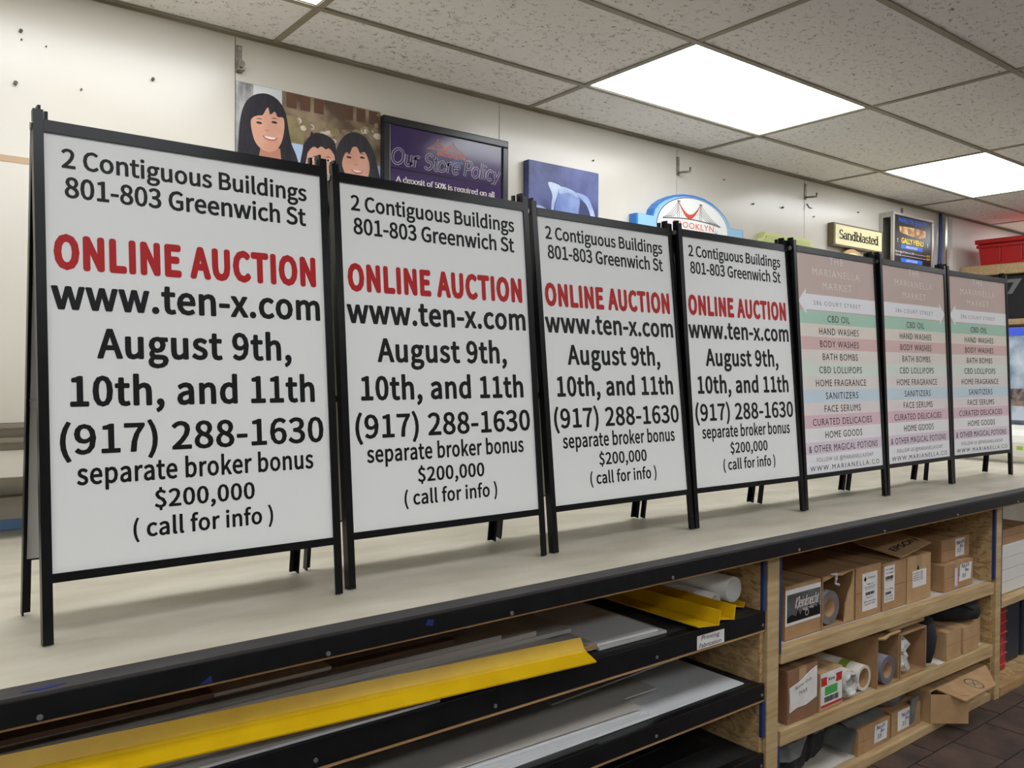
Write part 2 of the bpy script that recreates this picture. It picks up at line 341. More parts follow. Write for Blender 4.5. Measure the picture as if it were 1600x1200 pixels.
# service corner: cable, metal channels, dark gap
tag(MB().tube([(6.11+.006*math.sin(i*1.3), WY-.02, .02+(CZ-.03)*i/12) for i in range(13)], .013, 8).obj('data_cable', mat('blue_cable', (40, 66, 128), .5), smooth=True), 'blue cable running up the wall beside a metal channel', 'cable')
ch = thing('wall_channel', 'aluminium channel and dark slot running up the wall end', 'channel', (6.17, WY, 0))
box('channel', (0, .035, -.03, -.001, .001, CZ-.03), M_chan, ch, .002); box('corner_strip', (.125, .185, -.025, -.001, .001, CZ-.03), M_wall_r, ch, .002)

# ------------------------------------------------------------------ the workbench
TY = -.228
wbn = thing('workbench', 'long workbench with pale worn top, black front edge and wooden shelving below', 'workbench', (0, 0, FZ))
def bpart(name, b, m, bevel=.0, parent=None): return box(name, (b[0], b[1], b[2], b[3], b[4]-FZ, b[5]-FZ), m, parent or wbn, bevel)
BX0, BX1 = -1.6, 6.3
bpart('bench_top', (BX0, BX1, TY, WY+.25, -.03, 0), M_top)
bpart('underside', (BX0, BX1, TY-.02, WY+.24, -.05, -.03), M_dark)
bpart('edge_band', (BX0, BX1, -.283, TY, -.006, .0006), M_trimtop, .0005)
et = bpart('edge_trim', (BX0, BX1, -.283, -.262, -.05, -.006), M_trim, .002)
bpart('trim_ply', (BX0, BX1, -.279, -.262, -.055, -.05), M_ply)
SCR = None
def screw(x, y, z, parent):
    global SCR
    if SCR is None:
        m = MB(); ring = lambda rr, yy: [(rr*math.cos(a*math.pi/5), yy, rr*math.sin(a*math.pi/5)) for a in range(10)]
        vs = ring(.0055, 0)+ring(.0048, -.0022)+ring(.0026, -.0024)+ring(.0018, -.0006)
        fs = [(j*10+k, j*10+(k+1) % 10, (j+1)*10+(k+1) % 10, (j+1)*10+k) for j in range(3) for k in range(10)]+[tuple(30+k for k in range(10))]
        o = m.add(vs, fs).obj('screw', mat('screw_zinc', (150, 148, 144), .4, metal=.7), parent, (x, y, z-FZ)); SCR = o.data
    else: link('screw', SCR, parent, (x, y, z-FZ))
for x in (-.064, .463, .946, 1.53, 2.156, 2.707, 3.298, 3.9): screw(x, -.2835, -.042 if x < 5 else -.04, et)
M_bp = mat('blue_paint_mark', (26, 38, 104), .6)
MB().slab([(-.09, -.005), (-.06, -.012), (-.02, -.004), (-.045, .004)], 0, .0004).obj('paint_mark', M_bp, et, (-.0, -.262, .0015-FZ), (-math.pi/2, 0, 0))
MB().slab([(.2, -.05), (.225, -.05), (.222, -.037)], 0, .0004).obj('paint_mark', M_bp, et, (0, -.2836, .003-FZ))
MB().slab([(.70, -.03), (.72, -.034), (.722, -.02), (.705, -.018)], 0, .0004).obj('paint_mark', M_bp, et, (0, -.2836, .003-FZ))
# left bay shelves with black felt edge
for zt, zb in ((-.24, -.303), (-.482, -.535), (-.715, -.77)):
    bpart('shelf_board', (BX0, 2.04, TY+.03, 1.1, zt-.02, zt), M_felt)
    e = bpart('shelf_edge', (BX0, 2.052, TY, TY+.03, zb, zt+.001), M_trim, .003)
    bpart('edge_strip', (BX0, 2.052, TY+.002, TY+.03, zb-.007, zb), M_ply)
    for x in (-.06, .461, .939, 1.527, 2.037): screw(x, TY-.0005, zb+.018, e)
bpart('back_panel', (BX0, 6.2, 1.1, 1.12, FZ+.02, -.05), M_osb)
for x0, dz in ((2.02, -.05), (3.775, -.05)):
    bpart('side_panel', (x0+.02, x0+.036, TY+.012, 1.1, FZ, dz), M_osb)
bpart('side_panel', (2.128, 2.14, TY+.012, 1.1, FZ, -.05), M_osb); bpart('side_panel', (3.868, 3.88, TY+.012, 1.1, FZ, -.05), M_osb)
for x0, x1 in ((2.062, 2.126), (3.813, 3.866), (-1.2, -1.14)):
    bpart('post', (x0, x1, TY-.002, TY+.07, FZ, -.05), M_wood, .002)
bpart('painted_edge', (2.128, 2.143, TY, TY+.012, -.40, -.05), M_blue); bpart('painted_edge', (3.797, 3.812, TY, TY+.012, -.40, -.05), M_blue)
bpart('painted_edge', (2.04, 2.056, TY, TY+.012, -.24, -.06), M_blue); bpart('painted_edge', (2.04, 2.056, TY, TY+.012, -.66, -.54), M_blue); bpart('painted_edge', (2.128, 2.14, TY, TY+.012, FZ, -.715), M_blue)
bpart('painted_edge', (3.867, 3.879, TY, TY+.012, -.52, -.06), M_blue)
# right bay: shelves sag a touch to the far post
def tilted(name, x0, x1, y0, y1, zl, zr, th, m, bevel=0.):
    L = x1-x0; a = math.atan2(zr-zl, L)
    return MB().box(0, L, y0, y1, -th, 0).obj(name, m, wbn, (x0, 0, zl-FZ), (0, -a, 0), bevel)
def sa(x): return -.387-.025*(x-2.145)/1.64
def sb(x): return -.667-.032*(x-2.145)/1.64
for fn, th in ((sa, .052), (sb, .052)):
    tilted('shelf_rail', 2.144, 3.796, TY, TY+.036, fn(2.144), fn(3.796), th, M_woodh, .002)
    tilted('shelf_board', 2.144, 3.796, TY+.036, 1.1, fn(2.144), fn(3.796), .016, M_melamine)
bpart('shelf_rail', (2.144, 3.796, TY+.01, TY+.05, FZ, -.925), M_woodh, .003); bpart('shelf_board', (2.144, 3.796, TY+.05, 1.1, -.941, -.925), M_melamine)
# next bay along
bpart('shelf_rail', (3.882, 5.6, TY, TY+.036, -.545, -.515), M_woodh, .002); bpart('shelf_board', (3.882, 5.6, TY+.036, 1.1, -.535, -.519), M_woodh)
bpart('shelf_rail', (3.882, 5.6, TY, TY+.036, FZ, -.918), M_ply, .002); bpart('shelf_board', (3.882, 5.6, TY+.036, 1.1, -.94, -.924), M_osb)
bpart('post', (5.6, 5.66, TY, TY+.07, FZ, -.05), M_wood, .002)
# handwritten shelf tag
tg = bpart('paper_tag', (1.706, 1.836, TY-.0012, TY-.0002, -.301, -.259), M_paper)
lettering('Printing', M_ink, tg, 1.768, -.275-FZ, .085, .0135, TY-.0016, 0, shear=.2); lettering('Fabrication', M_ink, tg, 1.768, -.297-FZ, .105, .0135, TY-.0016, 0, shear=.2)

# ------------------------------------------------------------------ A-frame signs
PW, PH, LB = .6096, .8931, .1377
LEG = LB+PH+.045
def aprofile(side, back=1):
    m = MB(); x0 = PW/2; s = side
    m.box(*sorted((s*(x0-.001), s*(x0+.018))), 0, .004, 0, LEG); m.box(*sorted((s*(x0-.001), s*(x0+.018))), .004, .018, LEG-.03, LEG); m.box(*sorted((s*(x0+.0145), s*(x0+.018))), .004, .024, 0, LEG-.031)
    return m
SH = {}
def part(key, name, make, m, parent, loc=(0, 0, 0), rot=(0, 0, 0), bevel=0.):
    if key not in SH: o = make().obj(name, m, parent, loc, rot, bevel); SH[key] = o.data; return o
    return link(name, SH[key], parent, loc, rot)
AUCTION = [('2 Contiguous Buildings', .8255, -.271, .267, .0385, .0065, M_ink, 1.), ('801-803 Greenwich St', .764, -.266, .263, .041, .0065, M_ink, 1.), ('ONLINE AUCTION', .617, -.286, .281, .064, .020, M_red, 1.05),
    ('www.ten-x.com', .532, -.294, .290, .0595, .0095, M_ink, 1.02), ('August 9th,', .4325, -.211, .212, .0585, .0095, M_ink, 1.03), ('10th, and 11th', .333, -.263, .268, .0585, .0095, M_ink, 1.03), ('(917) 288-1630', .2348, -.284, .288, .0575, .0065, M_ink, 1.02),
    ('separate broker bonus', .172, -.255, .259, .0415, .0065, M_ink, 1.02), ('$200,000', .1123, -.106, .112, .036, .0065, M_ink, 1.02), ('( call for info )', .053, -.150, .154, .036, .0065, M_ink, 1.02)]
def pal(n, c): return mat(n, c, .42)
M_mk = pal('market_white', (238, 238, 241)); M_mktext = pal('market_text', (58, 52, 52)); M_mkpale = pal('market_pale_text', (150, 142, 150)); M_mklight = pal('market_light_text', (240, 230, 222))
BANDS = [(.6600, .6067, 'market_green', (172, 210, 188)), (.6067, .5541, 'market_sand', (232, 222, 210)), (.5541, .5013, 'market_rose', (222, 188, 184)), (.5013, .447, 'market_tan', (232, 224, 216)), (.447, .392, 'market_mint', (222, 232, 220)),
    (.392, .338, 'market_peach', (232, 224, 218)), (.338, .2855, 'market_sky', (206, 224, 234)), (.2855, .2347, 'market_blush', (234, 224, 222)), (.2347, .1823, 'market_pink', (228, 196, 206)), (.1823, .1259, 'market_ivory', (238, 236, 236)), (.1259, .0777, 'market_mauve', (228, 212, 224))]
ROWS = [('CBD OIL', .617, .174), ('HAND WASHES', .564, .310), ('BODY WASHES', .512, .305), ('BATH BOMBS', .459, .275), ('CBD LOLLIPOPS', .405, .335), ('HOME FRAGRANCE', .351, .395), ('SANITIZERS', .298, .255), ('FACE SERUMS', .245, .285), ('CURATED DELICACIES', .192, .464), ('HOME GOODS', .139, .290), ('& OTHER MAGICAL POTIONS', .085, .540)]
def sign(kind, label, group, x, y, rz, t, D):
    """origin between the front feet on the bench; front leans back by t; rear feet D behind"""
    o = thing('a_frame_sign', label, 'sign', (x, y, .0028), rz, group)
    rf = (-t, 0, 0)
    za, ya = LEG*math.cos(t)-.025, LEG*math.sin(t)+.03
    t2 = math.atan2(D-ya, za); rb = (t2, 0, 0); D2 = D
    for s in (-1, 1):
        part(('leg', s), 'leg', lambda: aprofile(s), M_black, o, (0, 0, 0), rf)
        l = part(('legb', s), 'leg', lambda: MB().box(*sorted((s*(PW/2-.001), s*(PW/2+.018))), -.004, 0, 0, LEG-.022).box(*sorted((s*(PW/2+.0145), s*(PW/2+.018))), -.022, -.004, 0, LEG-.03), M_black, o, (0, D2, .0026), rb)
        # hinge bolt at the top and a folding stay halfway down
        part(('bolt', s), 'hinge_bolt', lambda: MB().tube([(s*(PW/2+.0182), 0, 0), (s*(PW/2+.0205), 0, 0)], .009, 10).tube([(s*(PW/2-.012), 0, 0), (s*(PW/2+.0182), 0, 0)], .004, 8), M_steel, o, (0, ya-.014, za-.008))
        part(('tab', s), 'hinge_tab', lambda: MB().box(*sorted((s*(PW/2+.002), s*(PW/2+.008))), -.012, .012, -.03, .036).box(*sorted((s*(PW/2-.014), s*(PW/2-.007))), .006, .018, -.02, .03), M_black, o, (0, ya-.008, za))
        zs = .47; y0 = zs*math.tan(t)+.006; y1 = D-zs*math.tan(t2)-.006
        MB().box(*sorted((s*(PW/2+.010), s*(PW/2+.0135))), y0, y1, zs-.008, zs+.008).obj('stay', M_black, o)
    part('toprail', 'top_rail', lambda: MB().box(-PW/2+.001, PW/2-.001, -.001, .003, LB+PH, LB+PH+.025).box(-PW/2+.001, PW/2-.001, .003, .022, LB+PH+.021, LB+PH+.025), M_black, o, (0, 0, 0), rf)
    part('botrail', 'bottom_rail', lambda: MB().box(-PW/2+.001, PW/2-.001, 0, .004, LB-.018, LB).box(-PW/2+.001, PW/2-.001, .004, .02, LB-.018, LB-.014), M_black, o, (0, 0, 0), rf)
    part('brailb', 'bottom_rail', lambda: MB().box(-PW/2+.001, PW/2-.001, -.004, 0, LB-.018, LB), M_black, o, (0, D2, .0026), rb)
    part('trailb', 'top_rail', lambda: MB().box(-PW/2+.001, PW/2-.001, -.004, 0, LB+PH-.022, LB+PH+.0), M_black, o, (0, D2, .0026), rb)
    part('panelb', 'back_panel', lambda: MB().box(-PW/2-.009, PW/2+.009, -.010, -.006, LB-.012, LB+PH-.005), M_panelback, o, (0, D2, .0026), rb)
    p = part(('panel', kind == 'a'), 'panel', lambda: MB().box(-PW/2-.009, PW/2+.009, .005, .009, LB-.012, LB+PH+.018), M_panel if kind == 'a' else M_mk, o, (0, 0, 0), rf)
    def put(key, name, fn):
        if key not in SH: q = fn(); SH[key] = q.data; return q
        return link(name, SH[key], p)
    if kind == 'a':
        for s, z, a, b, cap, off, m, sp in AUCTION:
            put((kind, s), 'lettering', lambda: lettering(s, m, p, (a+b)/2, LB+z, b-a, cap, .0044, .003, sp, hum=True, bold=off))
    else:
        d = kind
        brown = pal('market_brown', (202, 178, 169))
        put('brown', 'stripe', lambda: MB().slab([(-PW/2, LB+.60), (PW/2, LB+.60), (PW/2, LB+PH), (-PW/2, LB+PH)], .0047, .0052).obj('stripe', brown, p))
        for z1, z0, nm, c in BANDS:
            put(nm, 'stripe', lambda: MB().slab([(-PW/2, LB+z0), (PW/2, LB+z0), (PW/2, LB+z1), (-PW/2, LB+z1)], .0044, .0052).obj('stripe', pal(nm, c), p))
        k = -1 if d == 'l' else 1
        put(('arrow', d), 'arrow', lambda: MB().slab([(k*a, LB+b) for a, b in ((.302, .6965), (.243, .7485), (.247, .7272), (-PW/2, .7272), (-PW/2, .6640), (.247, .6640), (.249, .6445))], .0041, .0052).obj('arrow', M_mk, p))
        for s, z, w, cap in (('THE', .861, .107, .030), ('MARIANELLA', .8065, .370, .030), ('MARKET', .753, .232, .029)):
            put(s, 'lettering', lambda: lettering(s, M_mklight, p, -.006, LB+z, w, cap, .0036, .0, 1.25))
        put('286', 'lettering', lambda: lettering('286 COURT STREET', M_mkpale, p, -.008, LB+.685, .37, .017, .0036, 0, 1.3))
        for s, z, w in ROWS:
            put(s, 'lettering', lambda: lettering(s, M_mktext, p, -.006, LB+z, w, .0275, .0034, .0, 1.15))
        put('follow', 'lettering', lambda: lettering('FOLLOW US @MARIANELLASOAP', M_mkpale, p, 0, LB+.0455, .445, .0165, .0040, .0, 1.2))
        put('wwwm', 'lettering', lambda: lettering('WWW.MARIANELLA.CO', M_mktext, p, 0, LB+.0105, .545, .0195, .0040, .0, 1.4))
    return o
gA = 'auction A-frame signs'; gM = 'striped market A-frame signs'
sign('a', 'white auction A-frame sign at the free end of the row, farthest from the striped signs', gA, .3018, -.0298, .0089, .0892, .2763)
sign('a', 'white auction A-frame sign, third from the striped market signs', gA, .975, -.0025, .0074, .0934, .2702)
sign('a', 'white auction A-frame sign, second from the striped market signs', gA, 1.6551, .0084, .0051, .1088, .2863)
sign('a', 'white auction A-frame sign right beside a striped market sign', gA, 2.3065, .0029, -.0192, .089, .2684)
sign('l', 'pastel striped market A-frame sign with left-pointing arrow beside a white auction sign', gM, 2.9585, .0042, .0148, .0648, .2257)
sign('r', 'pastel striped market A-frame sign whose white arrow points right', gM, 3.6105, .0135, .0158, .0504, .205)
sign('l', 'pastel striped market A-frame sign with left-pointing arrow, last before the white machine', gM, 4.2625, .012, -.0313, .0441, .1524)

# ------------------------------------------------------------------ things on the wall
def wpoly(name, pts, y, m, parent, th=.0004): return MB().slab(pts, y-th, y).obj(name, m, parent)
def smooth(pts, n=4):
    out = []; m = len(pts)
    for i in range(m):
        a, b_, c, d = pts[i-1], pts[i], pts[(i+1) % m], pts[(i+2) % m]
        for k in range(n):
            t = k/n; out.append(tuple(.5*(2*b_[j]+(c[j]-a[j])*t+(2*a[j]-5*b_[j]+4*c[j]-d[j])*t*t+(3*b_[j]-a[j]-3*c[j]+d[j])*t**3) for j in (0, 1)))
    return out
# family photo print
ph = thing('photo_print', 'unframed colour photo print of three smiling dark-haired children pinned to wall', 'photo', (0, WY, 0))
y0 = -.008
M_pb = mat('photo_background', (92, 72, 58), .35, c2=(168, 148, 120), scale=9, detail=3, lo=.42, hi=.72)
box('print', (.773, 1.363, y0, -.0005, 1.13, 1.588), M_pb, ph)
M_bark = mat('photo_bark', (120, 118, 120), .35, c2=(200, 198, 196), scale=30, stretch=(1, 1, .3)); wpoly('backdrop', [(.7735, 1.14), (.84, 1.14), (.845, 1.587), (.7735, 1.587)], y0-.0001, M_bark, ph)
wpoly('backdrop', [(.838, 1.30), (.947, 1.30), (.947, 1.587), (.838, 1.587)], y0-.0002, mat('photo_window', (222, 222, 218), .35, c2=(198, 204, 208), scale=9), ph)
wpoly('backdrop', [(.98, 1.30), (1.03, 1.30), (1.03, 1.40), (.965, 1.40)], y0-.0002, mat('photo_shirt', (176, 196, 220), .35), ph); wpoly('backdrop', [(1.34, 1.28), (1.362, 1.28), (1.362, 1.37), (1.345, 1.37)], y0-.0002, mat('photo_shirt', (176, 196, 220)), ph)
M_olive = mat('photo_olive', (122, 112, 74), .35, c2=(150, 138, 96), scale=14); wpoly('backdrop', [(.965, 1.40), (1.03, 1.40), (1.045, 1.45), (1.0, 1.50), (.96, 1.50)], y0-.0002, M_olive, ph)
M_boke = mat('photo_blossom', (214, 204, 186), .35, c2=(150, 128, 104), scale=22, lo=.45, hi=.6)
rr = random.Random(11)
for k in range(34):
    x_ = rr.uniform(1.0, 1.35); z_ = 1.475+rr.gauss(0, .018)+(.03 if x_ > 1.28 else 0); s_ = rr.uniform(.005, .014); wpoly('backdrop', ellipse(x_, z_, s_*rr.uniform(.8, 1.8), s_, 10), y0-.00032-.000006*k, (M_boke, M_olive, mat('photo_bokeh_dim', (140, 118, 96), .35))[k % 3], ph)
M_wd = mat('photo_door', (104, 72, 54), .35, c2=(84, 60, 46), scale=6)
for a in (.965, 1.02, 1.075, 1.2, 1.255, 1.31): wpoly('backdrop', [(a, 1.53), (a+.04, 1.53), (a+.04, 1.584), (a, 1.584)], y0-.0003, M_wd, ph)
M_hair = mat('photo_hair', (30, 28, 36), .35, c2=(46, 42, 50), scale=40, stretch=(3, 1, .4)); M_skin = mat('photo_skin', (222, 170, 146), .35, c2=(206, 150, 126), scale=9); M_shade = mat('photo_skin_deep', (186, 128, 106), .35)
M_cheek = mat('photo_cheek', (226, 166, 146), .35); M_lip = mat('photo_lip', (186, 92, 92), .35); M_teeth = mat('photo_teeth', (240, 232, 226), .35); M_eye = mat('photo_eye', (36, 26, 24), .35)
k1 = wpoly('pictured_hair', smooth([(.780,1.325),(.784,1.390),(.789,1.449),(.802,1.502),(.828,1.540),(.865,1.560),(.903,1.562),(.938,1.544),(.962,1.504),(.973,1.446),(.985,1.396),(1.009,1.340),(1.025,1.25),(.931,1.24),(.778,1.24)]), y0-.0006, M_hair, ph)
k2 = wpoly('pictured_hair', smooth([(1.024,1.25),(1.029,1.381),(1.045,1.421),(1.059,1.439),(1.064,1.456),(1.075,1.450),(1.084,1.455),(1.115,1.456),(1.149,1.443),(1.167,1.411),(1.178,1.25)]), y0-.0006, M_hair, ph)
k3 = wpoly('pictured_hair', smooth([(1.180,1.25),(1.168,1.380),(1.178,1.429),(1.208,1.469),(1.252,1.487),(1.296,1.472),(1.328,1.430),(1.346,1.377),(1.357,1.25)]), y0-.0007, M_hair, ph)
wpoly('pictured_neck', [(.866,1.365),(.940,1.37),(.947,1.30),(.850,1.29)], y0-.0010, M_shade, k1)
wpoly('pictured_face', smooth([(.828,1.452),(.833,1.413),(.847,1.376),(.873,1.355),(.904,1.352),(.931,1.370),(.948,1.404),(.956,1.450),(.952,1.486),(.930,1.486),(.919,1.503),(.901,1.490),(.892,1.514),(.873,1.483),(.858,1.478),(.839,1.469)]), y0-.0014, M_skin, k1)
wpoly('pictured_face', smooth([(1.043,1.26),(1.046,1.357),(1.058,1.386),(1.075,1.400),(1.090,1.396),(1.105,1.406),(1.124,1.398),(1.136,1.404),(1.153,1.390),(1.162,1.364),(1.159,1.26)]), y0-.0014, M_skin, k2)
wpoly('pictured_face', smooth([(1.204,1.320),(1.193,1.353),(1.200,1.385),(1.212,1.402),(1.226,1.400),(1.238,1.425),(1.258,1.428),(1.270,1.408),(1.292,1.414),(1.310,1.379),(1.312,1.340),(1.297,1.300),(1.262,1.282),(1.222,1.296)]), y0-.0014, M_skin, k3)
wpoly('pictured_shirt', [(.774, 1.131), (1.03, 1.131), (1.03, 1.25), (.96, 1.295), (.9, 1.28), (.84, 1.295), (.774, 1.26)], y0-.0024, mat('photo_shirt_dark', (58, 56, 72), .35), k1)
wpoly('pictured_shirt', [(1.03, 1.131), (1.18, 1.131), (1.18, 1.23), (1.13, 1.262), (1.08, 1.262), (1.03, 1.23)], y0-.0024, mat('photo_shirt', (176, 196, 220)), k2)
wpoly('pictured_shirt', [(1.18, 1.131), (1.362, 1.131), (1.362, 1.25), (1.30, 1.285), (1.22, 1.285), (1.18, 1.25)], y0-.0024, mat('photo_shirt', (176, 196, 220)), k3)
def features(k, ex, ez, s, mouth, smile=True, dz=.012):
    for q in (-1, 1):
        cx, cz = ex+q*s, ez+q*dz*.5
        wpoly('pictured_eye', ellipse(cx, cz, s*.42, s*.17, 14), y0-.0018, M_teeth if not smile else M_shade, k); wpoly('pictured_eye', ellipse(cx, cz+.0005, s*.2 if not smile else s*.38, s*.16 if not smile else s*.13, 12), y0-.0022, M_eye, k)
        wpoly('pictured_brow', [(cx-s*.5, cz+s*.42), (cx, cz+s*.62), (cx+s*.5, cz+s*.46), (cx, cz+s*.5)], y0-.0018, M_hair, k)
    if mouth:
        mx, mz, w = mouth
        wpoly('pictured_nose', arc(ex+.002, mz+(ez-mz)*.45, s*.34, s*.16, 180, 360, 8), y0-.0018, M_shade, k)
        wpoly('pictured_mouth', arc(mx, mz, w, w*.55, 185, 355, 10), y0-.0018, M_lip, k)
        if smile: wpoly('pictured_teeth', arc(mx, mz-.0015, w*.78, w*.3, 185, 355, 10), y0-.0022, M_teeth, k)
features(k1, .888, 1.457, .029, (.901, 1.409, .029)); features(k2, 1.106, 1.353, .027, (1.104, 1.302, .02), False, .006); features(k3, 1.251, 1.387, .029, (1.258, 1.339, .026), True, .008)
for x, z in ((.789, 1.575), (1.348, 1.572)): MB().tube([(x, y0-.0015, z), (x, y0, z)], .003, 8).obj('pin', M_steel, ph)

# framed policy notice
pf = thing('framed_notice', 'black-framed purple store policy notice with script heading hung on the wall', 'framed notice', (0, WY, 0))
fx0, fx1, fz0, fz1 = 1.364, 1.997, 1.12, 1.574; M_fr = mat('black_frame', (26, 25, 28), .3)
MB().box(fx0, fx1, -.034, -.001, fz1-.031, fz1).box(fx0, fx1, -.034, -.001, fz0, fz0+.031).box(fx0, fx0+.031, -.034, -.001, fz0+.031, fz1-.031).box(fx1-.031, fx1, -.034, -.001, fz0+.031, fz1-.031).obj('frame', M_fr, pf, bevel=.004)
po = box('poster', (fx0+.03, fx1-.03, -.026, -.002, fz0+.03, fz1-.03), mat('purple_print', (66, 46, 96), .16, c2=(58, 40, 86), scale=5), pf)
M_sil = mat('silver_print', (196, 192, 206), .2); M_pur = mat('purple_fill', (62, 44, 88), .2)
penned('Our Store Policy', M_sil, po, 1.400, 1.388, .55, .062, -.0265, .0125, .0105, False, .18); penned('Our Store Policy', M_pur, po, 1.400, 1.388, .55, .062, -.0270, .008, .006, False, .18)
wpoly('rule_line', [(1.395, 1.3665), (1.966, 1.3635), (1.966, 1.3685), (1.395, 1.3715)], -.0262, M_ink, po)
penned('A deposit of 50% is required on all', M_teeth, po, 1.426, 1.316, .50, .0215, -.0266, .0046, .0018)
def bridge(parent, x0, x1, z, h, y, ma, mb_, w):
    """suspension bridge line drawing: two towers, main cables, hangers, curved deck"""
    W = x1-x0; t1, t2 = x0+W*.26, x0+W*.64
    q = lambda a, b, dip, n=14: [(a[0]+(b[0]-a[0])*i/n, a[1]+(b[1]-a[1])*i/n-dip*math.sin(math.pi*i/n)) for i in range(n+1)]
    A = MB(); A.slab(q((t1, z+h), (t2, z+h), h*.62)[::1]+q((t1, z+h*.96), (t2, z+h*.96), h*.82)[::-1], y-.0003, y); A.obj('bridge_cable', ma, parent)
    B = MB()
    for t in (t1, t2):
        for d in (-.012, .012): B.ribbon([(t+d*W*1.2, z+h*.15), (t+d*W*.5, z+h)], w, y)
        B.ribbon([(t-.02*W, z+h), (t+.03*W, z+h*1.0)], w*2, y)
    for e, t in ((x0, t1), (x1, t2)):
        for k in range(4): B.ribbon(q((t, z+h*(1-.16*k)), (e+(t-e)*.13*k, z+h*.04*k), h*.14), w*.8, y)
    for k in range(1, 9):
        x = t1+(t2-t1)*k/9; B.ribbon([(x, z+h*.2), (x, z+h-h*.7*math.sin(math.pi*k/9))], w*.5, y)
    B.ribbon([(x0+W*i/16-.0, z-.02*h+h*.16*math.sin(math.pi*i/16)) for i in range(17)], w*1.8, y)
    B.obj('bridge_lines', mb_, parent)
M_or = mat('orange_print', (216, 88, 40), .3); M_gy = mat('charcoal_print', (70, 60, 62), .3); M_lb = mat('cyan_print', (60, 130, 190), .3)
bridge(po, 1.573, 1.776, 1.474, .045, -.0266, M_or, mat('pale_orange_print', (190, 122, 96), .3), .0016)
lettering('BROOKLYN', M_or, po, 1.694, 1.452, .14, .02, -.0266, .01); lettering('signs', M_lb, po, 1.73, 1.434, .05, .012, -.0266)

# blue canvas
cv = thing('canvas_print', 'small frameless blue canvas with curved white shapes against a cloudy sky', 'picture', (0, WY, 0))
box('canvas', (2.109, 2.549, -.04, -.001, 1.19, 1.512), mat('canvas_blue', (52, 56, 108), .45, c2=(86, 96, 152), scale=7, detail=5), cv, .003)
M_cb = mat('canvas_white', (196, 212, 232), .45, c2=(120, 142, 196), scale=8, lo=.3, hi=.7); M_cb2 = mat('canvas_mid', (96, 118, 178), .45, c2=(140, 160, 208), scale=10); M_cb3 = mat('canvas_deep', (38, 46, 92), .45)
wpoly('painted_shape', smooth([(2.226,1.424),(2.306,1.413),(2.282,1.371),(2.262,1.312),(2.25,1.20),(2.245,1.312),(2.251,1.367)]), -.0402, M_cb, cv)
wpoly('painted_shape', smooth([(2.306,1.412),(2.40,1.398),(2.425,1.36),(2.415,1.307),(2.405,1.2),(2.26,1.2),(2.268,1.308),(2.282,1.371)]), -.0403, M_cb2, cv)
wpoly('painted_shape', smooth([(2.306,1.414),(2.39,1.402),(2.41,1.375),(2.35,1.39),(2.295,1.38)]), -.0406, M_cb, cv)
wpoly('painted_shape', smooth([(2.40,1.398),(2.473,1.387),(2.505,1.344),(2.525,1.296),(2.53,1.2),(2.508,1.2),(2.498,1.29),(2.47,1.345),(2.435,1.37)]), -.0403, M_cb, cv)
wpoly('painted_shape', smooth([(2.428,1.361),(2.45,1.36),(2.48,1.325),(2.50,1.2),(2.41,1.2),(2.425,1.307)]), -.0402, M_cb3, cv)
wpoly('painted_shape', smooth([(2.112,1.29),(2.17,1.31),(2.21,1.30),(2.25,1.28),(2.25,1.2),(2.112,1.2)]), -.0401, M_cb, cv)

# carved blue sign with bridge logo
bs = thing('carved_sign', 'carved light blue arched sign with a bridge logo on its white oval', 'carved sign', (.062, WY, .0135))
out = [(2.741,1.12),(2.741,1.337),(2.86,1.337),(2.873,1.376),(2.905,1.408),(2.95,1.436),(3.02,1.463),(3.10,1.478),(3.185,1.482),(3.27,1.475),(3.34,1.457),(3.40,1.431),(3.45,1.40),(3.478,1.37),(3.492,1.34),(3.614,1.34),(3.614,1.12)]
M_b1 = mat('sign_edge_blue', (52, 122, 200), .4); M_b2 = mat('sign_face_blue', (146, 194, 222), .45)
MB().slab(out, -.05, -.001).obj('body', M_b1, bs)
cx, cz = 3.178, 1.30
inn = [(cx+(x-cx)*.978, cz+(z-cz)*(.93 if z > 1.2 else 1)) for x, z in out]
wpoly('face', inn, -.05, M_b2, bs, .004)
ov = wpoly('oval', ellipse(3.178, 1.30, .287, .162, 40), -.054, mat('sign_oval_white', (236, 236, 232), .4), bs, .003)
wpoly('oval_rim', ellipse(3.178, 1.30, .291, .166, 40), -.054, M_gy, bs, .001)
bridge(ov, 2.93, 3.40, 1.335, .10, -.058, mat('logo_red', (206, 72, 42), .3), M_gy, .0028)
lettering('BROOKLYN', mat('logo_orange', (222, 92, 58), .3), ov, 3.178, 1.300, .33, .031, -.0583, .004, 1.1); lettering('INC', M_lb, ov, 3.372, 1.285, .05, .018, -.0583, .006, rot=math.pi/2)

# green plaque
gp = thing('carved_plaque', 'green carved plaque with scooped corners mostly hidden behind the sign tops', 'carved sign', (.03, WY, .006))
go = [(3.79,1.14),(3.79,1.30)]+[(3.79+.0+.07*math.sin(R(a)), 1.372-.062*math.cos(R(a))) for a in (0, 30, 60, 90)][0:0]+[(3.80,1.318),(3.835,1.327),(3.86,1.345),(3.868,1.366),(4.335,1.366),(4.345,1.345),(4.372,1.327),(4.41,1.318),(4.415,1.14)]
MB().slab(go, -.04, -.001).obj('body', mat('plaque_green', (208, 213, 142), .5), gp, bevel=.002)
gf = wpoly('face', [(4.1+(x-4.1)*.95, 1.2+(z-1.2)*.88) for x, z in go], -.04, mat('plaque_face_green', (192, 201, 118), .5), gp, .004)

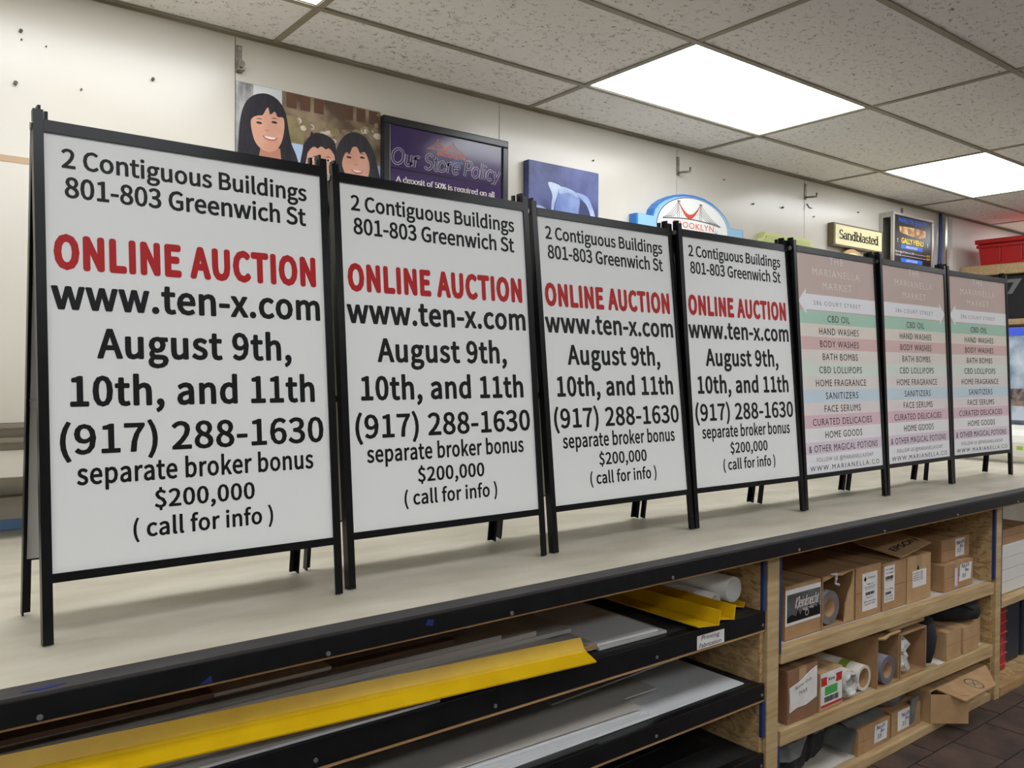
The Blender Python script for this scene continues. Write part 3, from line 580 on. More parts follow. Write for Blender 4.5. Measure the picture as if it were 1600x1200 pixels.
# Sandblasted box sign and round medallion
sb_ = thing('sandblasted_sign', 'cream sandblasted wooden sign with raised dark serif lettering', 'carved sign', (0, WY, 0))
box('body', (4.622, 5.222, -.045, -.001, 1.362, 1.511), mat('sign_edge_brown', (112, 100, 78), .6), sb_, .002); sf = box('face', (4.635, 5.209, -.049, -.045, 1.373, 1.500), mat('sign_cream', (232, 224, 176), .55, c2=(224, 214, 162), scale=5, stretch=(1, 1, 14)), sb_)
penned('Sandblasted', M_ink, sf, 4.676, 1.413, .485, .054, -.0505, .0125, .005)
md = thing('medallion', 'round wooden medallion with tan rim and cream face below the sandblasted sign', 'carved sign', (4.862, WY, 1.205))
MB().slab(ellipse(0, 0, .168, .154, 40), -.04, -.001).obj('rim', mat('medallion_tan', (186, 152, 108), .5), md, bevel=.004); dm = MB().slab(ellipse(0, 0, .142, .129, 40), -.046, -.04).obj('face', mat('medallion_cream', (228, 214, 156), .5), md)
MB().ribbon(arc(0, .02, .07, .06, 0, 360, 24), .012, -.0465).obj('ornament', mat('medallion_brown', (128, 92, 56), .5), md)

# menu light box
mn = thing('menu_board', 'aluminium box menu board with black face and blue heading', 'menu board', (.226, WY, .043))
MB().box(5.03, 5.60, -.105, -.001, 1.10, 1.118).box(5.03, 5.60, -.105, -.001, 1.587, 1.605).box(5.03, 5.048, -.105, -.085, 1.118, 1.587).box(5.03, 5.048, -.03, -.001, 1.118, 1.587).box(5.03, 5.048, -.085, -.03, 1.118, 1.135).box(5.03, 5.048, -.085, -.03, 1.57, 1.587).box(5.582, 5.60, -.105, -.001, 1.118, 1.587).obj('frame', M_chan, mn, bevel=.002)
mf = box('face', (5.048, 5.582, -.099, -.089, 1.118, 1.587), mat('menu_black', (24, 24, 28), .3), mn); yy = -.0996
M_mb = mat('menu_blue', (32, 104, 206), .4); M_my = mat('menu_yellow', (246, 214, 40), .4)
lettering('MARILYN JEANTY', M_mb, mf, 5.31, 1.543, .40, .032, yy, .006); lettering('GALLY MENU', M_my, mf, 5.305, 1.402, .31, .036, yy, .02)
MB().slab([(5.12, 1.515), (5.3, 1.52), (5.49, 1.517), (5.495, 1.47), (5.4, 1.455), (5.25, 1.462), (5.13, 1.475)], yy, yy+.0005).obj('pictured_dish', mat('menu_dish', (150, 96, 52), .4, c2=(222, 196, 140), scale=16, lo=.4, hi=.6), mf)
for z0, z1, s in ((1.365, 1.393, 'BREAKFAST'), (1.272, 1.300, 'LUNCH & DINNER')):
    b_ = MB().slab([(5.148, z0), (5.45, z0), (5.45, z1), (5.148, z1)], yy, yy+.0005).obj('heading_bar', M_mb, mf); lettering(s, M_teeth, b_, 5.30, z0+.006, .16, .015, yy-.0006, .006)
for z, s, p in ((1.335, 'Bacon Eggs & Cheese on a Roll', '$3.50'), (1.312, 'Oatmeal', '$2.50')):
    a = lettering(s, M_teeth, mf, 5.07, z, .26 if len(s) > 9 else .075, .013, yy, .004, align='l'); lettering(p, M_my, mf, 5.56, z, .05, .014, yy, .008, align='r')
    wpoly('leader_line', [(5.345 if len(s) > 9 else 5.155, z+.003), (5.50, z+.003), (5.50, z+.005), (5.345 if len(s) > 9 else 5.155, z+.005)], yy+.0004, M_teeth, mf)
for x in (5.10, 5.525): lettering('!', M_teeth, mf, x, 1.404, .008, .026, yy, .006)

# hook brackets on the wall seams
def bracket(x, z, label, hook):
    t = thing('hook_bracket', label, 'bracket', (x, WY, z), 0, 'hook brackets on the wall seams')
    box('plate', (-.011, .011, -.005, -.0003, -.10, 0), M_galv, t, .002)
    MB().tube([(0, -.0095, -.013), (0, -.004, -.013)], .0075, 10).obj('screw_head', M_steel, t)
    if hook: MB().tube([(0, -.003, -.085), (0, -.035, -.088), (.012, -.055, -.088), (.03, -.06, -.085), (.034, -.06, -.062)], .006, 8).obj('hook', M_galv, t, smooth=True)
    else: MB().box(-.012, .012, -.034, -.005, -.096, -.092).tube([(0, -.03, -.072), (0, -.004, -.072)], .013, 14).box(-.012, -.009, -.034, -.005, -.092, -.06).obj('clip', M_galv, t)
bracket(.787, 1.718, 'galvanised clip bracket on the seam above the photo print', False); bracket(3.17, 1.70, 'hook bracket on the seam above the carved blue sign', True)
bracket(4.366, 1.725, 'hook bracket on the seam above the sandblasted sign', True); bracket(5.57, 1.722, 'hook bracket above the menu board', True)
for k, x in enumerate((4.366, 5.57)):
    if k == 0: tag(MB().tube([(x+.01, WY-.0065, 1.60), (x+.014, WY-.02, 1.575), (x+.03, WY-.03, 1.572)], .0045, 8).obj('wall_hook', M_galv, smooth=True), 'small bent wire hook on the seam under a hook bracket', 'hook')
# nails, screws and holes left in the wall
NAIL = None
def nail(x, z, s, label):
    o = MB().tube([(0, -.008*s, .0015*s), (0, -.0003, 0)], [.0045*s, .003*s], 8).obj('nail', mat('rusty_nail', (92, 80, 66), .6), None, (x, WY, z))
    tag(o, label, 'nail', 'nails left in the wall')
for x, z, s, lb in ((.10, 1.595, 1.2, 'nail head in bare wall above the free end of the sign row'), (.102, 1.57, .6, 'nail head in bare wall above the free end of the sign row'), (.085, 1.43, 1.4, 'nail head in bare wall above the free end of the sign row'),
    (.49, 1.53, 1.3, 'nail head in bare wall between the sign row end and the photo print'), (.27, 1.45, .8, 'nail head in bare wall between the sign row end and the photo print'), (.17, 1.565, .6, 'nail head in bare wall above the free end of the sign row'), (2.545, 1.58, 1, 'nail head in the wall above the blue canvas'),
    (3.56, 1.632, 1.0, 'nail head in the wall between two hook brackets'), (3.83, 1.53, 1.3, 'nail head in the wall between two hook brackets'), (4.12, 1.545, 1.5, 'nail head in the wall between two hook brackets'), (4.46, 1.53, 1, 'nail head in the wall above the sandblasted sign'), (4.98, 1.62, 1.2, 'nail head in the wall above the sandblasted sign')): nail(x, z, s, lb)
tag(box('tape_strip', (-.05, .135, WY-.0012, WY-.0002, 1.186, 1.206), mat('brown_tape', (190, 160, 128), .6), None), 'strip of brown tape on the wall by the end sign', 'tape')

# ------------------------------------------------------------------ far end: rack, red bin, monitor, white machine
rk = thing('wall_rack', 'wooden shelf rack at the far end beyond the bench', 'shelf rack', (6.45, 0, FZ))
def rp(name, b, m, bv=.004): return box(name, (b[0], b[1], b[2], b[3], b[4]-FZ, b[5]-FZ), m, rk, bv)
rp('shelf_board', (0, .62, -.9, 1.12, 1.29, 1.37), M_woodh, .012); rp('shelf_board', (0, .62, -.9, 1.0, .91, .953), M_woodh)
for x, y in ((.55, 1.04), (.55, -.88)): rp('upright', (x, x+.06, y, y+.06, FZ, 1.29), M_wood)
rp('upright', (0.02, .08, -.88, -.82, FZ, 1.29), M_wood)
rb_ = thing('storage_bin', 'red plastic lidded storage bin on the wooden rack shelf', 'bin', (6.5, 0, 1.3705)); M_rb = mat('red_plastic', (190, 30, 30), .45)
MB().add([(.02, .36, 0), (.48, .36, 0), (.48, 1.0, 0), (.02, 1.0, 0), (0, .34, .165), (.5, .34, .165), (.5, 1.015, .165), (0, 1.015, .165)], [(3, 2, 1, 0), (4, 5, 6, 7), (0, 1, 5, 4), (1, 2, 6, 5), (2, 3, 7, 6), (3, 0, 4, 7)]).obj('body', M_rb, rb_, bevel=.008)
box('lid', (-.02, .52, .32, 1.03, .166, .20), M_rb, rb_, .006); box('rim', (-.012, .512, .33, 1.022, .135, .158), M_rb, rb_, .004)
for y in (.4, .55, .7, .85): box('rib', (-.006, .02, y, y+.012, .03, .135), M_rb, rb_, .003)
bx = thing('black_case', 'black box with grey angular markings on the lower rack shelf', 'case', (6.5, 0, .9535)); box('body', (0, .45, .1, 1.0, 0, .33), mat('case_black', (22, 22, 26), .5), bx, .006)
def xpoly(name, pts, x, m, parent, th=.001):
    n = len(pts); vs = [(x-th, a, b) for a, b in pts]+[(x, a, b) for a, b in pts]
    return MB().add(vs, [tuple(range(n)), tuple(range(2*n-1, n-1, -1))]+[(i, (i+1) % n, (i+1) % n+n, i+n) for i in range(n)]).obj(name, m, parent)
M_mkg = mat('grey_marking', (120, 120, 118), .5)
xpoly('marking', [(.80, .30), (.70, .30), (.765, .19), (.80, .19), (.755, .275), (.80, .275)], -.0002, M_mkg, bx); xpoly('marking', [(.66, .28), (.58, .28), (.62, .2), (.645, .2)], -.0002, M_mkg, bx)
mo = thing('monitor', 'flat monitor showing a street photo at the far end of the bench', 'monitor', (6.06, 0, .0005)); M_bz = mat('monitor_black', (20, 20, 22), .35)
box('bezel', (.02, .06, -.30, .70, .12, .885), M_bz, mo, .004); box('stand', (.05, .09, .12, .28, .03, .3), M_bz, mo, .004); box('foot', (-.02, .2, 0, .4, 0, .02), M_bz, mo, .006)
scn = box('screen', (.018, .021, -.28, .685, .14, .868), mat('screen_picture', (110, 128, 150), .2, c2=(196, 206, 216), scale=6, detail=6, emit=.12), mo)
box('title_bar', (.0165, .0185, -.279, .684, .81, .867), mat('screen_blue', (60, 84, 190), .2, emit=.25), scn); box('picture_band', (.0165, .0185, -.279, .684, .32, .44), mat('screen_people', (60, 58, 70), .2, c2=(150, 130, 120), scale=24, emit=.1), scn); box('picture_band', (.0165, .0185, -.279, .684, .141, .22), mat('screen_dark', (70, 80, 96), .2, c2=(110, 120, 132), scale=12, emit=.1), scn)
pm = thing('white_machine', 'white rounded machine body standing on the bench past the last sign', 'machine', (5.21, 0, .0006))
prof = [(0.02, 0)]+[(.0+.07*(1-math.sin(R(a))), .075-.075*math.cos(R(a))) for a in (15, 40, 65, 90)]+[(0, .13), (.02, .17), (.07, .20), (.2, .215), (.38, .215), (.4, .2), (.4, 0)]
n = len(prof); MB().add([(a, -.13, b) for a, b in prof]+[(a, .72, b) for a, b in prof], [tuple(range(n)), tuple(range(2*n-1, n-1, -1))]+[(i, i+n, (i+1) % n+n, (i+1) % n) for i in range(n)]).obj('body', mat('machine_white', (236, 234, 224), .4), pm, bevel=.002)
box('panel_line', (-.0012, .0, -.12, .71, .108, .112), mat('machine_white', (236, 234, 224), .4), pm); box('sticker', (-.0014, .0, .19, .225, .085, .107), mat('sticker_green', (170, 206, 60), .5), pm)

# ------------------------------------------------------------------ sheet stock and angle irons in the long shelves
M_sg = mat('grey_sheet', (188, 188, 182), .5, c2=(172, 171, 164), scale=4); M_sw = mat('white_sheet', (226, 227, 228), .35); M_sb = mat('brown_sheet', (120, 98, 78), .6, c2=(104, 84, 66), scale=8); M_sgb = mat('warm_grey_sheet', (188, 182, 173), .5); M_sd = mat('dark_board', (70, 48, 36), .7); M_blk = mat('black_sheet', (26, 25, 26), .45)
def sheet(label, x0, x1, y0, y1, z, th, m, rz=0., grp='sheet stock on the upper long shelf'):
    o = MB().box(-(x1-x0)/2, (x1-x0)/2, -(y1-y0)/2, (y1-y0)/2, 0, th).obj('board_sheet', m, None, ((x0+x1)/2, (y0+y1)/2, z), (0, 0, rz), .0006)
    return tag(o, label, 'sheet', grp)
sheet('thin white sheet under the long yellow angle iron', -1.0, .78, -.222, .6, -.2385, .006, M_sw)
sheet('pale grey sheet lying flat beside the yellow angle with paper tubes', 1.345, 1.62, -.19, .9, -.2385, .008, M_sg, -.02)
sheet('white sheet edge-aligned on a pale grey sheet', 1.35, 1.60, -.178, .88, -.2300, .006, M_sw, -.035)
cb = sheet('white laminated board with a chipped brown end', -.9, 1.325, -.185, .7, -.2320, .016, M_sg, 0)
for k in range(7): cbox('chipped_edge', (.03, .006+.004*(k % 3), .010+.003*(k % 2)), M_ply, (.93+.028*k, -.442+.001*(k % 3), .0105), (0, 0, random.uniform(-.12, .12)), cb)
sheet('grey sheet above the chipped laminated board', -1.0, 1.22, -.15, .7, -.2108, .006, M_sgb, .004)
sheet('white strip board with long overhanging end on the upper shelf', -.9, 1.31, -.085, .3, -.2040, .012, M_sg, -.012)
sheet('warm grey board with thick grey edge on the upper shelf', -.95, 1.18, -.10, .5, -.1915, .014, M_sgb, .006)
sheet('pale board second from the top of the upper shelf pile', -1.0, 1.06, -.09, .5, -.1770, .012, M_sg, -.004)
sheet('brown board near the top of the upper shelf pile', -1.0, .92, -.08, .5, -.1645, .010, M_sb, .005)
sheet('short dark hardboard on the upper shelf pile', .2, .98, -.05, .5, -.1540, .010, M_sd, 0)
sheet('warm grey sheet topmost on the upper shelf pile', -1.0, .55, -.12, .5, -.1435, .008, M_sgb, .01)
sheet('brown hardboard leaning on the warm grey top sheet', -1.0, .28, -.13, .4, -.1350, .010, M_sb, -.01)
def angle_iron(label, sec, x0, x1, z1, n=2):
    """open angle profile sec [(y,z)...] swept along x with the far end lifted by z1"""
    th = .004; k = len(sec); vs = []; fs = []
    ring = sec+[(y+.001, z-th) for y, z in sec[::-1]]; m = len(ring)
    for x, dz in ((x1, 0), (x0, z1)): vs += [(x, y, z+dz) for y, z in ring]
    fs = [(i, (i+1) % m, (i+1) % m+m, i+m) for i in range(m)]+[tuple(range(m)), tuple(range(2*m-1, m-1, -1))]
    return tag(MB().add(vs, fs).obj('angle_iron', M_yellow), label, 'angle iron', 'yellow angle irons')
angle_iron('long yellow angle iron lying along the front of the upper shelf', [(-.188, -.186), (-.203, -.213), (-.21, -.219), (-.218, -.222), (-.252, -.2345)], -.62, 1.262, .078)
def angle_y(label, x0, x1, xu, z, h, y0, y1, dx):
    vs = []; sec = [(x0, z+.012), (x1, z), (xu, z+h), (xu+.004, z+h), (x1+.006, z-.004+.001), (x0, z+.008)]
    m = len(sec)
    for y, d in ((y0, 0), (y1, dx)): vs += [(x+d, y, zz) for x, zz in sec]
    tag(MB().add(vs, [(i, (i+1) % m, (i+1) % m+m, i+m) for i in range(m)]+[tuple(range(m)), tuple(range(2*m-1, m-1, -1))]).obj('angle_iron', M_yellow), label, 'angle iron', 'yellow angle irons')
angle_y('yellow angle iron reaching back beside the white sheets', 1.69, 1.785, 1.795, -.2335, .042, -.245, .8, .0)
angle_y('yellow angle iron under the rolled white tubes', 1.81, 1.873, 1.882, -.2335, .042, -.235, .8, .0)
angle_y('short yellow angle iron by the chipboard side under the white tubes', 1.965, 2.01, 2.018, -.2335, .014, -.17, .5, .0)
def roll(name, label, a, b, ro, ri, m, mi, cat='roll', grp=None, oval=1., n=28):
    t = thing(name, label, cat, (0, 0, 0), 0, grp)
    MB().pipe(a, b, ro, ri+.0005, n, oval).obj('wrap', m, t, smooth=False); MB().pipe((a[0], a[1]+.002, a[2]), b, ri, ri-.004, n, oval).obj('core', mi, t)
    for c in t.children:
        for p in c.data.polygons: p.use_smooth = len(p.vertices) == 4 and abs(p.normal.y) < .7
    return t
roll('paper_tube', 'large white rolled sheet above the yellow angle irons', (1.985, -.15, -.1755), (1.985, .9, -.1755), .042, .038, M_white, M_white)
roll('paper_tube', 'thin white rolled sheet beside the larger white tube', (1.917, -.13, -.2065), (1.925, .9, -.2065), .025, .021, M_white, M_white)
g2 = 'sheet stock on the middle long shelf'
sheet('glossy white sheet reaching the chipboard side of the middle shelf', .6, 1.99, -.192, .9, -.4805, .004, M_sw, .0, g2)
z = -.4762
for k, (x1, lb) in enumerate(((1.56, 'lowest thick white board of the stack on the middle shelf'), (1.54, 'second thick white board of the stack on the middle shelf'), (1.50, 'third thick white board of the stack on the middle shelf'))):
    sheet(lb, -.9, x1, -.19+.006*k, .7, z, .009, M_sw, -.006*k, g2); z += .0095
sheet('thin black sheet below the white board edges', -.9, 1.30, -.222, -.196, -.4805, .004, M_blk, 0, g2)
sheet('warm grey sheet on the white board stack of the middle shelf', -.9, 1.66, -.12, .7, z, .004, M_sgb, .012, g2); z += .0045
sheet('warm grey sheet topmost on the middle shelf stack', -.9, 1.52, -.155, .5, z, .004, M_sgb, -.03, g2); z += .0045
sheet('thin grey strip lying askew over the middle shelf stack', 1.30, 1.97, .0, .09, z, .005, M_sg, .07, g2)
sheet('black plastic sheet on the lowest long shelf', -.9, 1.95, -.10, .8, -.7135, .006, M_blk, 0, 'sheet stock on the lowest long shelf'); sheet('second black plastic sheet on the lowest long shelf', -.9, 1.80, -.05, .8, -.707, .006, M_blk, .03, 'sheet stock on the lowest long shelf')

# ------------------------------------------------------------------ cartons and rolls in the cube shelves
def carton(label, x0, x1, yf, depth, z0, h, m=None, rz=0., grp=None, tape=True):
    m = m or M_card; w = x1-x0
    t = thing('cardboard_box', label, 'box', ((x0+x1)/2, yf+depth/2, z0), rz, grp)
    fy = -depth/2; b = box('body', (-w/2, w/2, fy+.003, depth/2, 0, h), m, t, .003)
    box('flap', (-w/2+.001, w/2-.001, fy, fy+.003, .001, h*.5-.001), m, t); box('flap', (-w/2+.001, w/2-.001, fy, fy+.003, h*.5+.001, h-.001), m, t)
    if tape: MB().box(-.022, .022, fy+.002, depth/2-.002, h-.001, h+.0006).box(-.022, .022, fy-.0006, fy+.001, h*.72, h-.003).obj('tape', M_tape, t)
    t['w'] = w; t['fy'] = fy; t['h'] = h
    return t
def paper(t, u0, u1, v0, v1, m=None, skew=0., name='paper_label', dy=.0012):
    """paper on the front face of a carton, in fractions of its width and height"""
    w, h, fy = t['w'], t['h'], t['fy']
    return MB().slab([(w*(u0-.5), h*v0), (w*(u1-.5), h*v0), (w*(u1-.5)+skew, h*v1), (w*(u0-.5)+skew, h*v1)], fy-dy, fy-dy+.0008).obj(name, m or M_paper, t)
def on(t, p, s, u, v, wf, cap, m, off=.0, shear=0.): return lettering(s, m, p, t['w']*(u-.5), t['h']*v, t['w']*wf if wf else None, cap, t['fy']-.0017, off, shear=shear)
def bars(t, p, u0, u1, v0, v1):
    mb = MB(); w, h = t['w'], t['h']; x = w*(u0-.5); rnd = random.Random(3)
    while x < w*(u1-.5):
        b = rnd.uniform(.001, .003); mb.slab([(x, h*v0), (x+b, h*v0), (x+b, h*v1), (x, h*v1)], t['fy']-.0017, t['fy']-.0013); x += b+rnd.uniform(.001, .0025)
    o = mb.obj('barcode', M_ink, p); o['kind'] = 'stuff'
Y = -.188
gb = 'boxes on the top cube shelf'
zz = lambda fn, x: fn(x)+.0006
t = carton('cardboard box with a black and white skyline sticker on its end', 2.222, 2.442, Y, .7, zz(sa, 2.222), .19, grp=gb); p = paper(t, .0, .99, .27, .93)
dk = MB().slab([(-.1, .062), (.105, .062), (.105, .16), (-.1, .16)], t['fy']-.0016, t['fy']-.001).obj('picture', mat('sticker_grey', (52, 52, 54), .5, c2=(108, 108, 110), scale=9), p)
MB().slab([(-.1, .062), (.105, .062), (.105, .095), (.095, .095), (.09, .115), (.085, .092), (.06, .10), (.055, .088), (.03, .11), (.02, .085), (-.01, .095), (-.02, .08), (-.035, .1), (-.045, .078), (-.07, .088), (-.1, .08)], t['fy']-.002, t['fy']-.0015).obj('skyline', M_ink, p)
penned('Kleinknecht', M_teeth, p, -.055, .108, .145, .036, t['fy']-.0024, .0036, .002, False, .25); lettering('ELECTRIC', M_teeth, p, .03, .094, .07, .007, t['fy']-.0024); MB().ribbon(arc(.02, .082, .01, .01, 0, 360, 16), .002, t['fy']-.0024).obj('emblem', M_teeth, p)
def open_carton(label, x0, x1, yf, depth, z0, h, m=None, torn=0, grp=None):
    w = x1-x0; m = m or M_card; t = thing('open_box', label, 'box', ((x0+x1)/2, yf+depth/2, z0), 0, grp); e = .005
    box('bottom', (-w/2, w/2, -depth/2, depth/2, 0, e), m, t); box('side', (-w/2, -w/2+e, -depth/2, depth/2, e, h-e), m, t); box('side', (w/2-e, w/2, -depth/2, depth/2, e, h-e), m, t); box('back', (-w/2+e, w/2-e, depth/2-e, depth/2, e, h-e), M_cardin, t)
    box('top', (-w/2, w/2, -depth/2, depth/2, h-e, h), m, t)
    if torn:
        rr = random.Random(torn); fy = -depth/2
        MB().slab([(w*.18, e), (w/2-e, e), (w/2-e, h-e), (w*.46, h*.88), (w*.42, h*.72), (w*.30, h*.55), (w*.26, h*.42), (w*.22, h*.35), (w*.2, h*.15)], fy, fy+.004).obj('torn_flap', M_card2, t)
        MB().slab([(-w/2, h-e), (w*.4, h-e), (w*.3, h*.965), (w*.1, h*.93), (0, h*.95), (-w*.2, h*.945), (-w/2+e, h*.90)], fy, fy+.004).obj('torn_edge', M_card2, t)
    t['w'] = w; t['fy'] = -depth/2; t['h'] = h
    return t
t = open_carton('open torn cardboard box holding a grey taped roll', 2.452, 2.668, Y, .72, zz(sa, 2.452), .195, None, 2, gb)
roll('vinyl_roll', 'grey roll showing its cardboard core inside the torn box', (2.522, Y+.012, sa(2.452)+.0695), (2.522, .5, sa(2.452)+.0695), .0625, .036, mat('roll_grey', (120, 116, 116), .5, c2=(106, 102, 102), scale=20), M_cardin)
tag(MB().tube([(2.50, Y-.004, sa(2.5)+.1995), (2.525, Y-.010, sa(2.5)+.198), (2.53, Y-.0075, sa(2.5)+.182), (2.522, Y-.008, sa(2.5)+.165), (2.545, Y-.0085, sa(2.5)+.156)], [.003, .006, .005, .004, .006], 8).obj('tape_scrap', M_clear, smooth=True), 'crumpled clear tape hanging from the torn box edge', 'tape')
t = carton('cardboard box with a tall white shipping label beside the torn box', 2.678, 2.864, Y, .72, zz(sa, 2.678), .197, grp=gb); p = paper(t, .26, .85, .12, .86, skew=-.002)
on(t, p, 'Conveyance', .60, .74, .3, .010, M_print, shear=.2); MB().slab([(t['w']*-.2, t['h']*.74), (t['w']*-.14, t['h']*.69), (t['w']*-.09, t['h']*.74), (t['w']*-.14, t['h']*.80)], t['fy']-.0017, t['fy']-.0013).obj('emblem', M_ink, p)
for v, s, wf in ((.62, 'TM60 LR', .28), (.57, 'matte calendered film', .42), (.53, 'lot 2107 roll 4', .36), (.36, 'Printed in 2', .28), (.28, 'BOX: WHTX008', .46), (.23, 'batch 81 0246', .4)): on(t, p, s, .55, v, wf, .006, M_print, .01)
bars(t, p, .38, .72, .42, .48)
t = carton('cardboard box with a narrow white label reaching down its end', 2.874, 3.062, Y, .72, zz(sa, 2.874), .187, grp=gb); p = paper(t, .08, .50, .18, .95)
for v in (.86, .78, .62, .44, .28, .22): on(t, p, 'NO 15 0086', .28, v, .3, .006, M_print, .01)
bars(t, p, .12, .44, .66, .73); bars(t, p, .12, .36, .34, .40)
x5 = (3.070, 3.272); t = carton('taller cardboard box with a square label and open lid flap', x5[0], x5[1], Y, .6, zz(sa, 3.07), .190, M_card2, grp=gb); p = paper(t, .22, .80, .32, .68)
for v in (.61, .56, .51, .46): on(t, p, 'media 54in x 150ft', .45, v, .4, .006, M_print, .01)
MB().slab([(-.02, .132), (.0, .132), (-.008, .15), (-.012, .15)], t['fy']-.0012, t['fy']-.0004).obj('mark', M_ink, t)
lf = MB().box(-.145, .115, -.13, .11, 0, .004).obj('lid_flap', M_card2, t, (-.01, t['fy']+.13, .232), (R(8), R(-7), 0))
q = lettering('EPSON', M_ink, lf, 0, 0, .2, .03, 0, .02); q.location = (-.005, -.085, .0046); q.rotation_euler = (R(-90), 0, 0)
t = carton('lower of two stacked cardboard boxes with a handwritten white note', 3.392, 3.672, Y, .6, zz(sa, 3.392), .118, grp=gb); p = paper(t, .50, .90, .25, .88, skew=.01, dy=.002)
def note(t, p, u, v):
    on(t, p, 'Pink 674', u, v+.36, .26, .016, M_penblue, .01, .2); on(t, p, 'Box', u+.06, v+.2, .12, .014, M_penblue, .01, .2); on(t, p, '3.5', u-.04, v, .12, .016, M_penblue, .01, .2)
for c in ('w', 'fy', 'h'): pass
_fy = t['fy']; t['fy'] = _fy-.001; note(t, p, .70, .38); t['fy'] = _fy; paper(t, .36, .45, .12, .8, mat('lilac_label', (214, 204, 226), .5))
t = carton('upper of two stacked cardboard boxes with a handwritten white note', 3.43, 3.70, Y+.03, .56, zz(sa, 3.392)+.1195, .098, grp=gb); p = paper(t, .48, .80, .12, .92, dy=.002); _fy = t['fy']; t['fy'] = _fy-.001; note(t, p, .64, .3); t['fy'] = _fy
# middle cube shelf
YB = -.212; gm = 'boxes on the middle cube shelf'
t = carton('brown cardboard box with a crumpled handwritten sheet taped on', 2.205, 2.388, YB, .7, zz(sb, 2.205), .185, mat('cardboard_dark', (146, 106, 78), .8, c2=(134, 96, 68), scale=12), grp=gm)
w, h, fy = t['w'], t['h'], t['fy']
pts = [(-.44, .22), (-.2, .27), (.1, .26), (.46, .34), (.47, .6), (.46, .93), (.2, .86), (-.1, .74), (-.45, .68), (-.43, .45)]
p = MB().slab([(w*a, h*b) for a, b in pts], fy-.003, fy-.0005).obj('paper_note', M_paper, t); lettering('Banner Ends', M_print, p, .0, h*.66, .1, .012, fy-.0034, 0, shear=.2, rot=.18); lettering('MAR', M_print, p, .0, h*.5, .05, .014, fy-.0034, 0, shear=.2, rot=.1)
t = carton('small cardboard box with a red, white and green product label', 2.402, 2.553, YB, .7, zz(sb, 2.402), .140, M_card2, grp=gm); p = paper(t, .05, .97, .07, .97)
w, h, fy = t['w'], t['h'], t['fy']; M_lr = mat('label_red', (190, 44, 40), .5)
for a, b in ((-.44, -.2), (.19, .45)): MB().slab([(w*a, h*.64), (w*b, h*.64), (w*b, h*.86), (w*a, h*.86)], fy-.0016, fy-.0011).obj('red_band', M_lr, p)
MB().slab([(w*-.44, h*.08), (w*.46, h*.08), (w*.46, h*.15), (w*-.44, h*.15)], fy-.0016, fy-.0011).obj('red_band', M_lr, p); MB().slab([(w*-.28, h*.38), (w*.26, h*.38), (w*.26, h*.6), (w*-.28, h*.6)], fy-.0016, fy-.0011).obj('green_patch', mat('label_green', (70, 172, 84), .5), p)
MB().slab(ellipse(0, h*.77, w*.21, h*.16, 20), fy-.002, fy-.0012).obj('white_disc', M_paper, p); lettering('Kiris', M_ink, p, 0, h*.74, .04, .011, fy-.0024, .02); bars(t, p, .2, .8, .2, .34)
M_tubew = mat('white_tube', (214, 208, 192), .5)
zb_ = sb(2.65)
mr1 = roll('media_roll', 'white media roll with its end wrapped in clear crinkled film', (2.615, -.198, zb_+.0585), (2.615, .55, zb_+.0585), .0525, .03, M_tubew, M_clear)
fm = MB()
for k in range(4): fm.tube([(2.615+.04*math.cos(a*.55+k), -.2015-.003*k-.004*math.sin(a*3+k), zb_+.0585+.04*math.sin(a*.55+k)) for a in range(12)], .009-.001*k, 7)
fm.obj('film_wrap', M_clear, mr1, smooth=True)
mr2 = roll('media_roll', 'white cardboard tube with thick core and lime green tape band', (2.735, -.195, zb_+.0515), (2.735, .55, zb_+.0515), .049, .037, M_tubew, M_cardin)
MB().pipe((2.735, -.14, zb_+.0515), (2.735, -.105, zb_+.0515), .0505, .0494).obj('tape_band', mat('lime_tape', (166, 190, 74), .5), mr2)
t = open_carton('open-ended cardboard box lying on its side with a grey vinyl roll in it', 2.800, 2.968, YB, .7, zz(sb, 2.80), .195, None, 0, gm); MB().tube([(-.083, -.352, .196), (-.04, -.353, .19), (0, -.352, .197), (.05, -.353, .198), (.083, -.352, .196)], [.006, .009, .006, .008, .005], 7).obj('torn_edge', M_card2, t, smooth=True)
roll('vinyl_roll', 'grey vinyl roll lying in an open-ended cardboard box', (2.872, YB-.004, sb(2.8)+.0615), (2.872, .4, sb(2.8)+.0615), .055, .034, mat('roll_slate', (112, 112, 122), .45, c2=(100, 100, 110), scale=16), M_cardin)
t = open_carton('open-ended cardboard box stuffed with clear plastic film', 2.978, 3.192, YB, .7, zz(sb, 2.978), .180, None, 0, gm)
t0 = thing('plastic_film', 'bunched clear plastic film inside the open cardboard box', 'plastic film', (3.035, YB+.06, sb(3.03)+.008))
fm = MB(); rr = random.Random(5)
fm.tube([(.0+.015*math.sin(i*1.9), -.02+.01*math.cos(i*2.3), .012+.145*i/9) for i in range(10)], [.012, .034, .045, .036, .026, .030, .038, .034, .024, .01], 9); fm.obj('film', M_clear, t0, smooth=False)
tag(MB().tube([(2.90, YB+.012, sb(2.9)+.2095), (2.98, YB+.01, sb(2.9)+.211), (3.06, YB+.012, sb(3.)+.2105), (3.17, YB+.012, sb(3.1)+.2155)], [.011, .012, .011, .0135], 9).obj('paper_roll', M_card2, smooth=True), 'crumpled brown paper roll lying on the open boxes', 'paper')
t0 = tag(MB().tube([(3.235, YB+.02, sb(3.235)+.018), (3.238, YB+.022, sb(3.23)+.06), (3.25, YB+.025, sb(3.2)+.12), (3.275, YB+.05, sb(3.2)+.165), (3.285, YB+.1, sb(3.2)+.178), (3.30, YB+.3, sb(3.2)+.18)], [.018, .032, .038, .043, .036, .03], 12).obj('trouser_leg', M_blacksoft, smooth=True), 'black fabric trouser leg hanging down between the boxes', 'clothing')
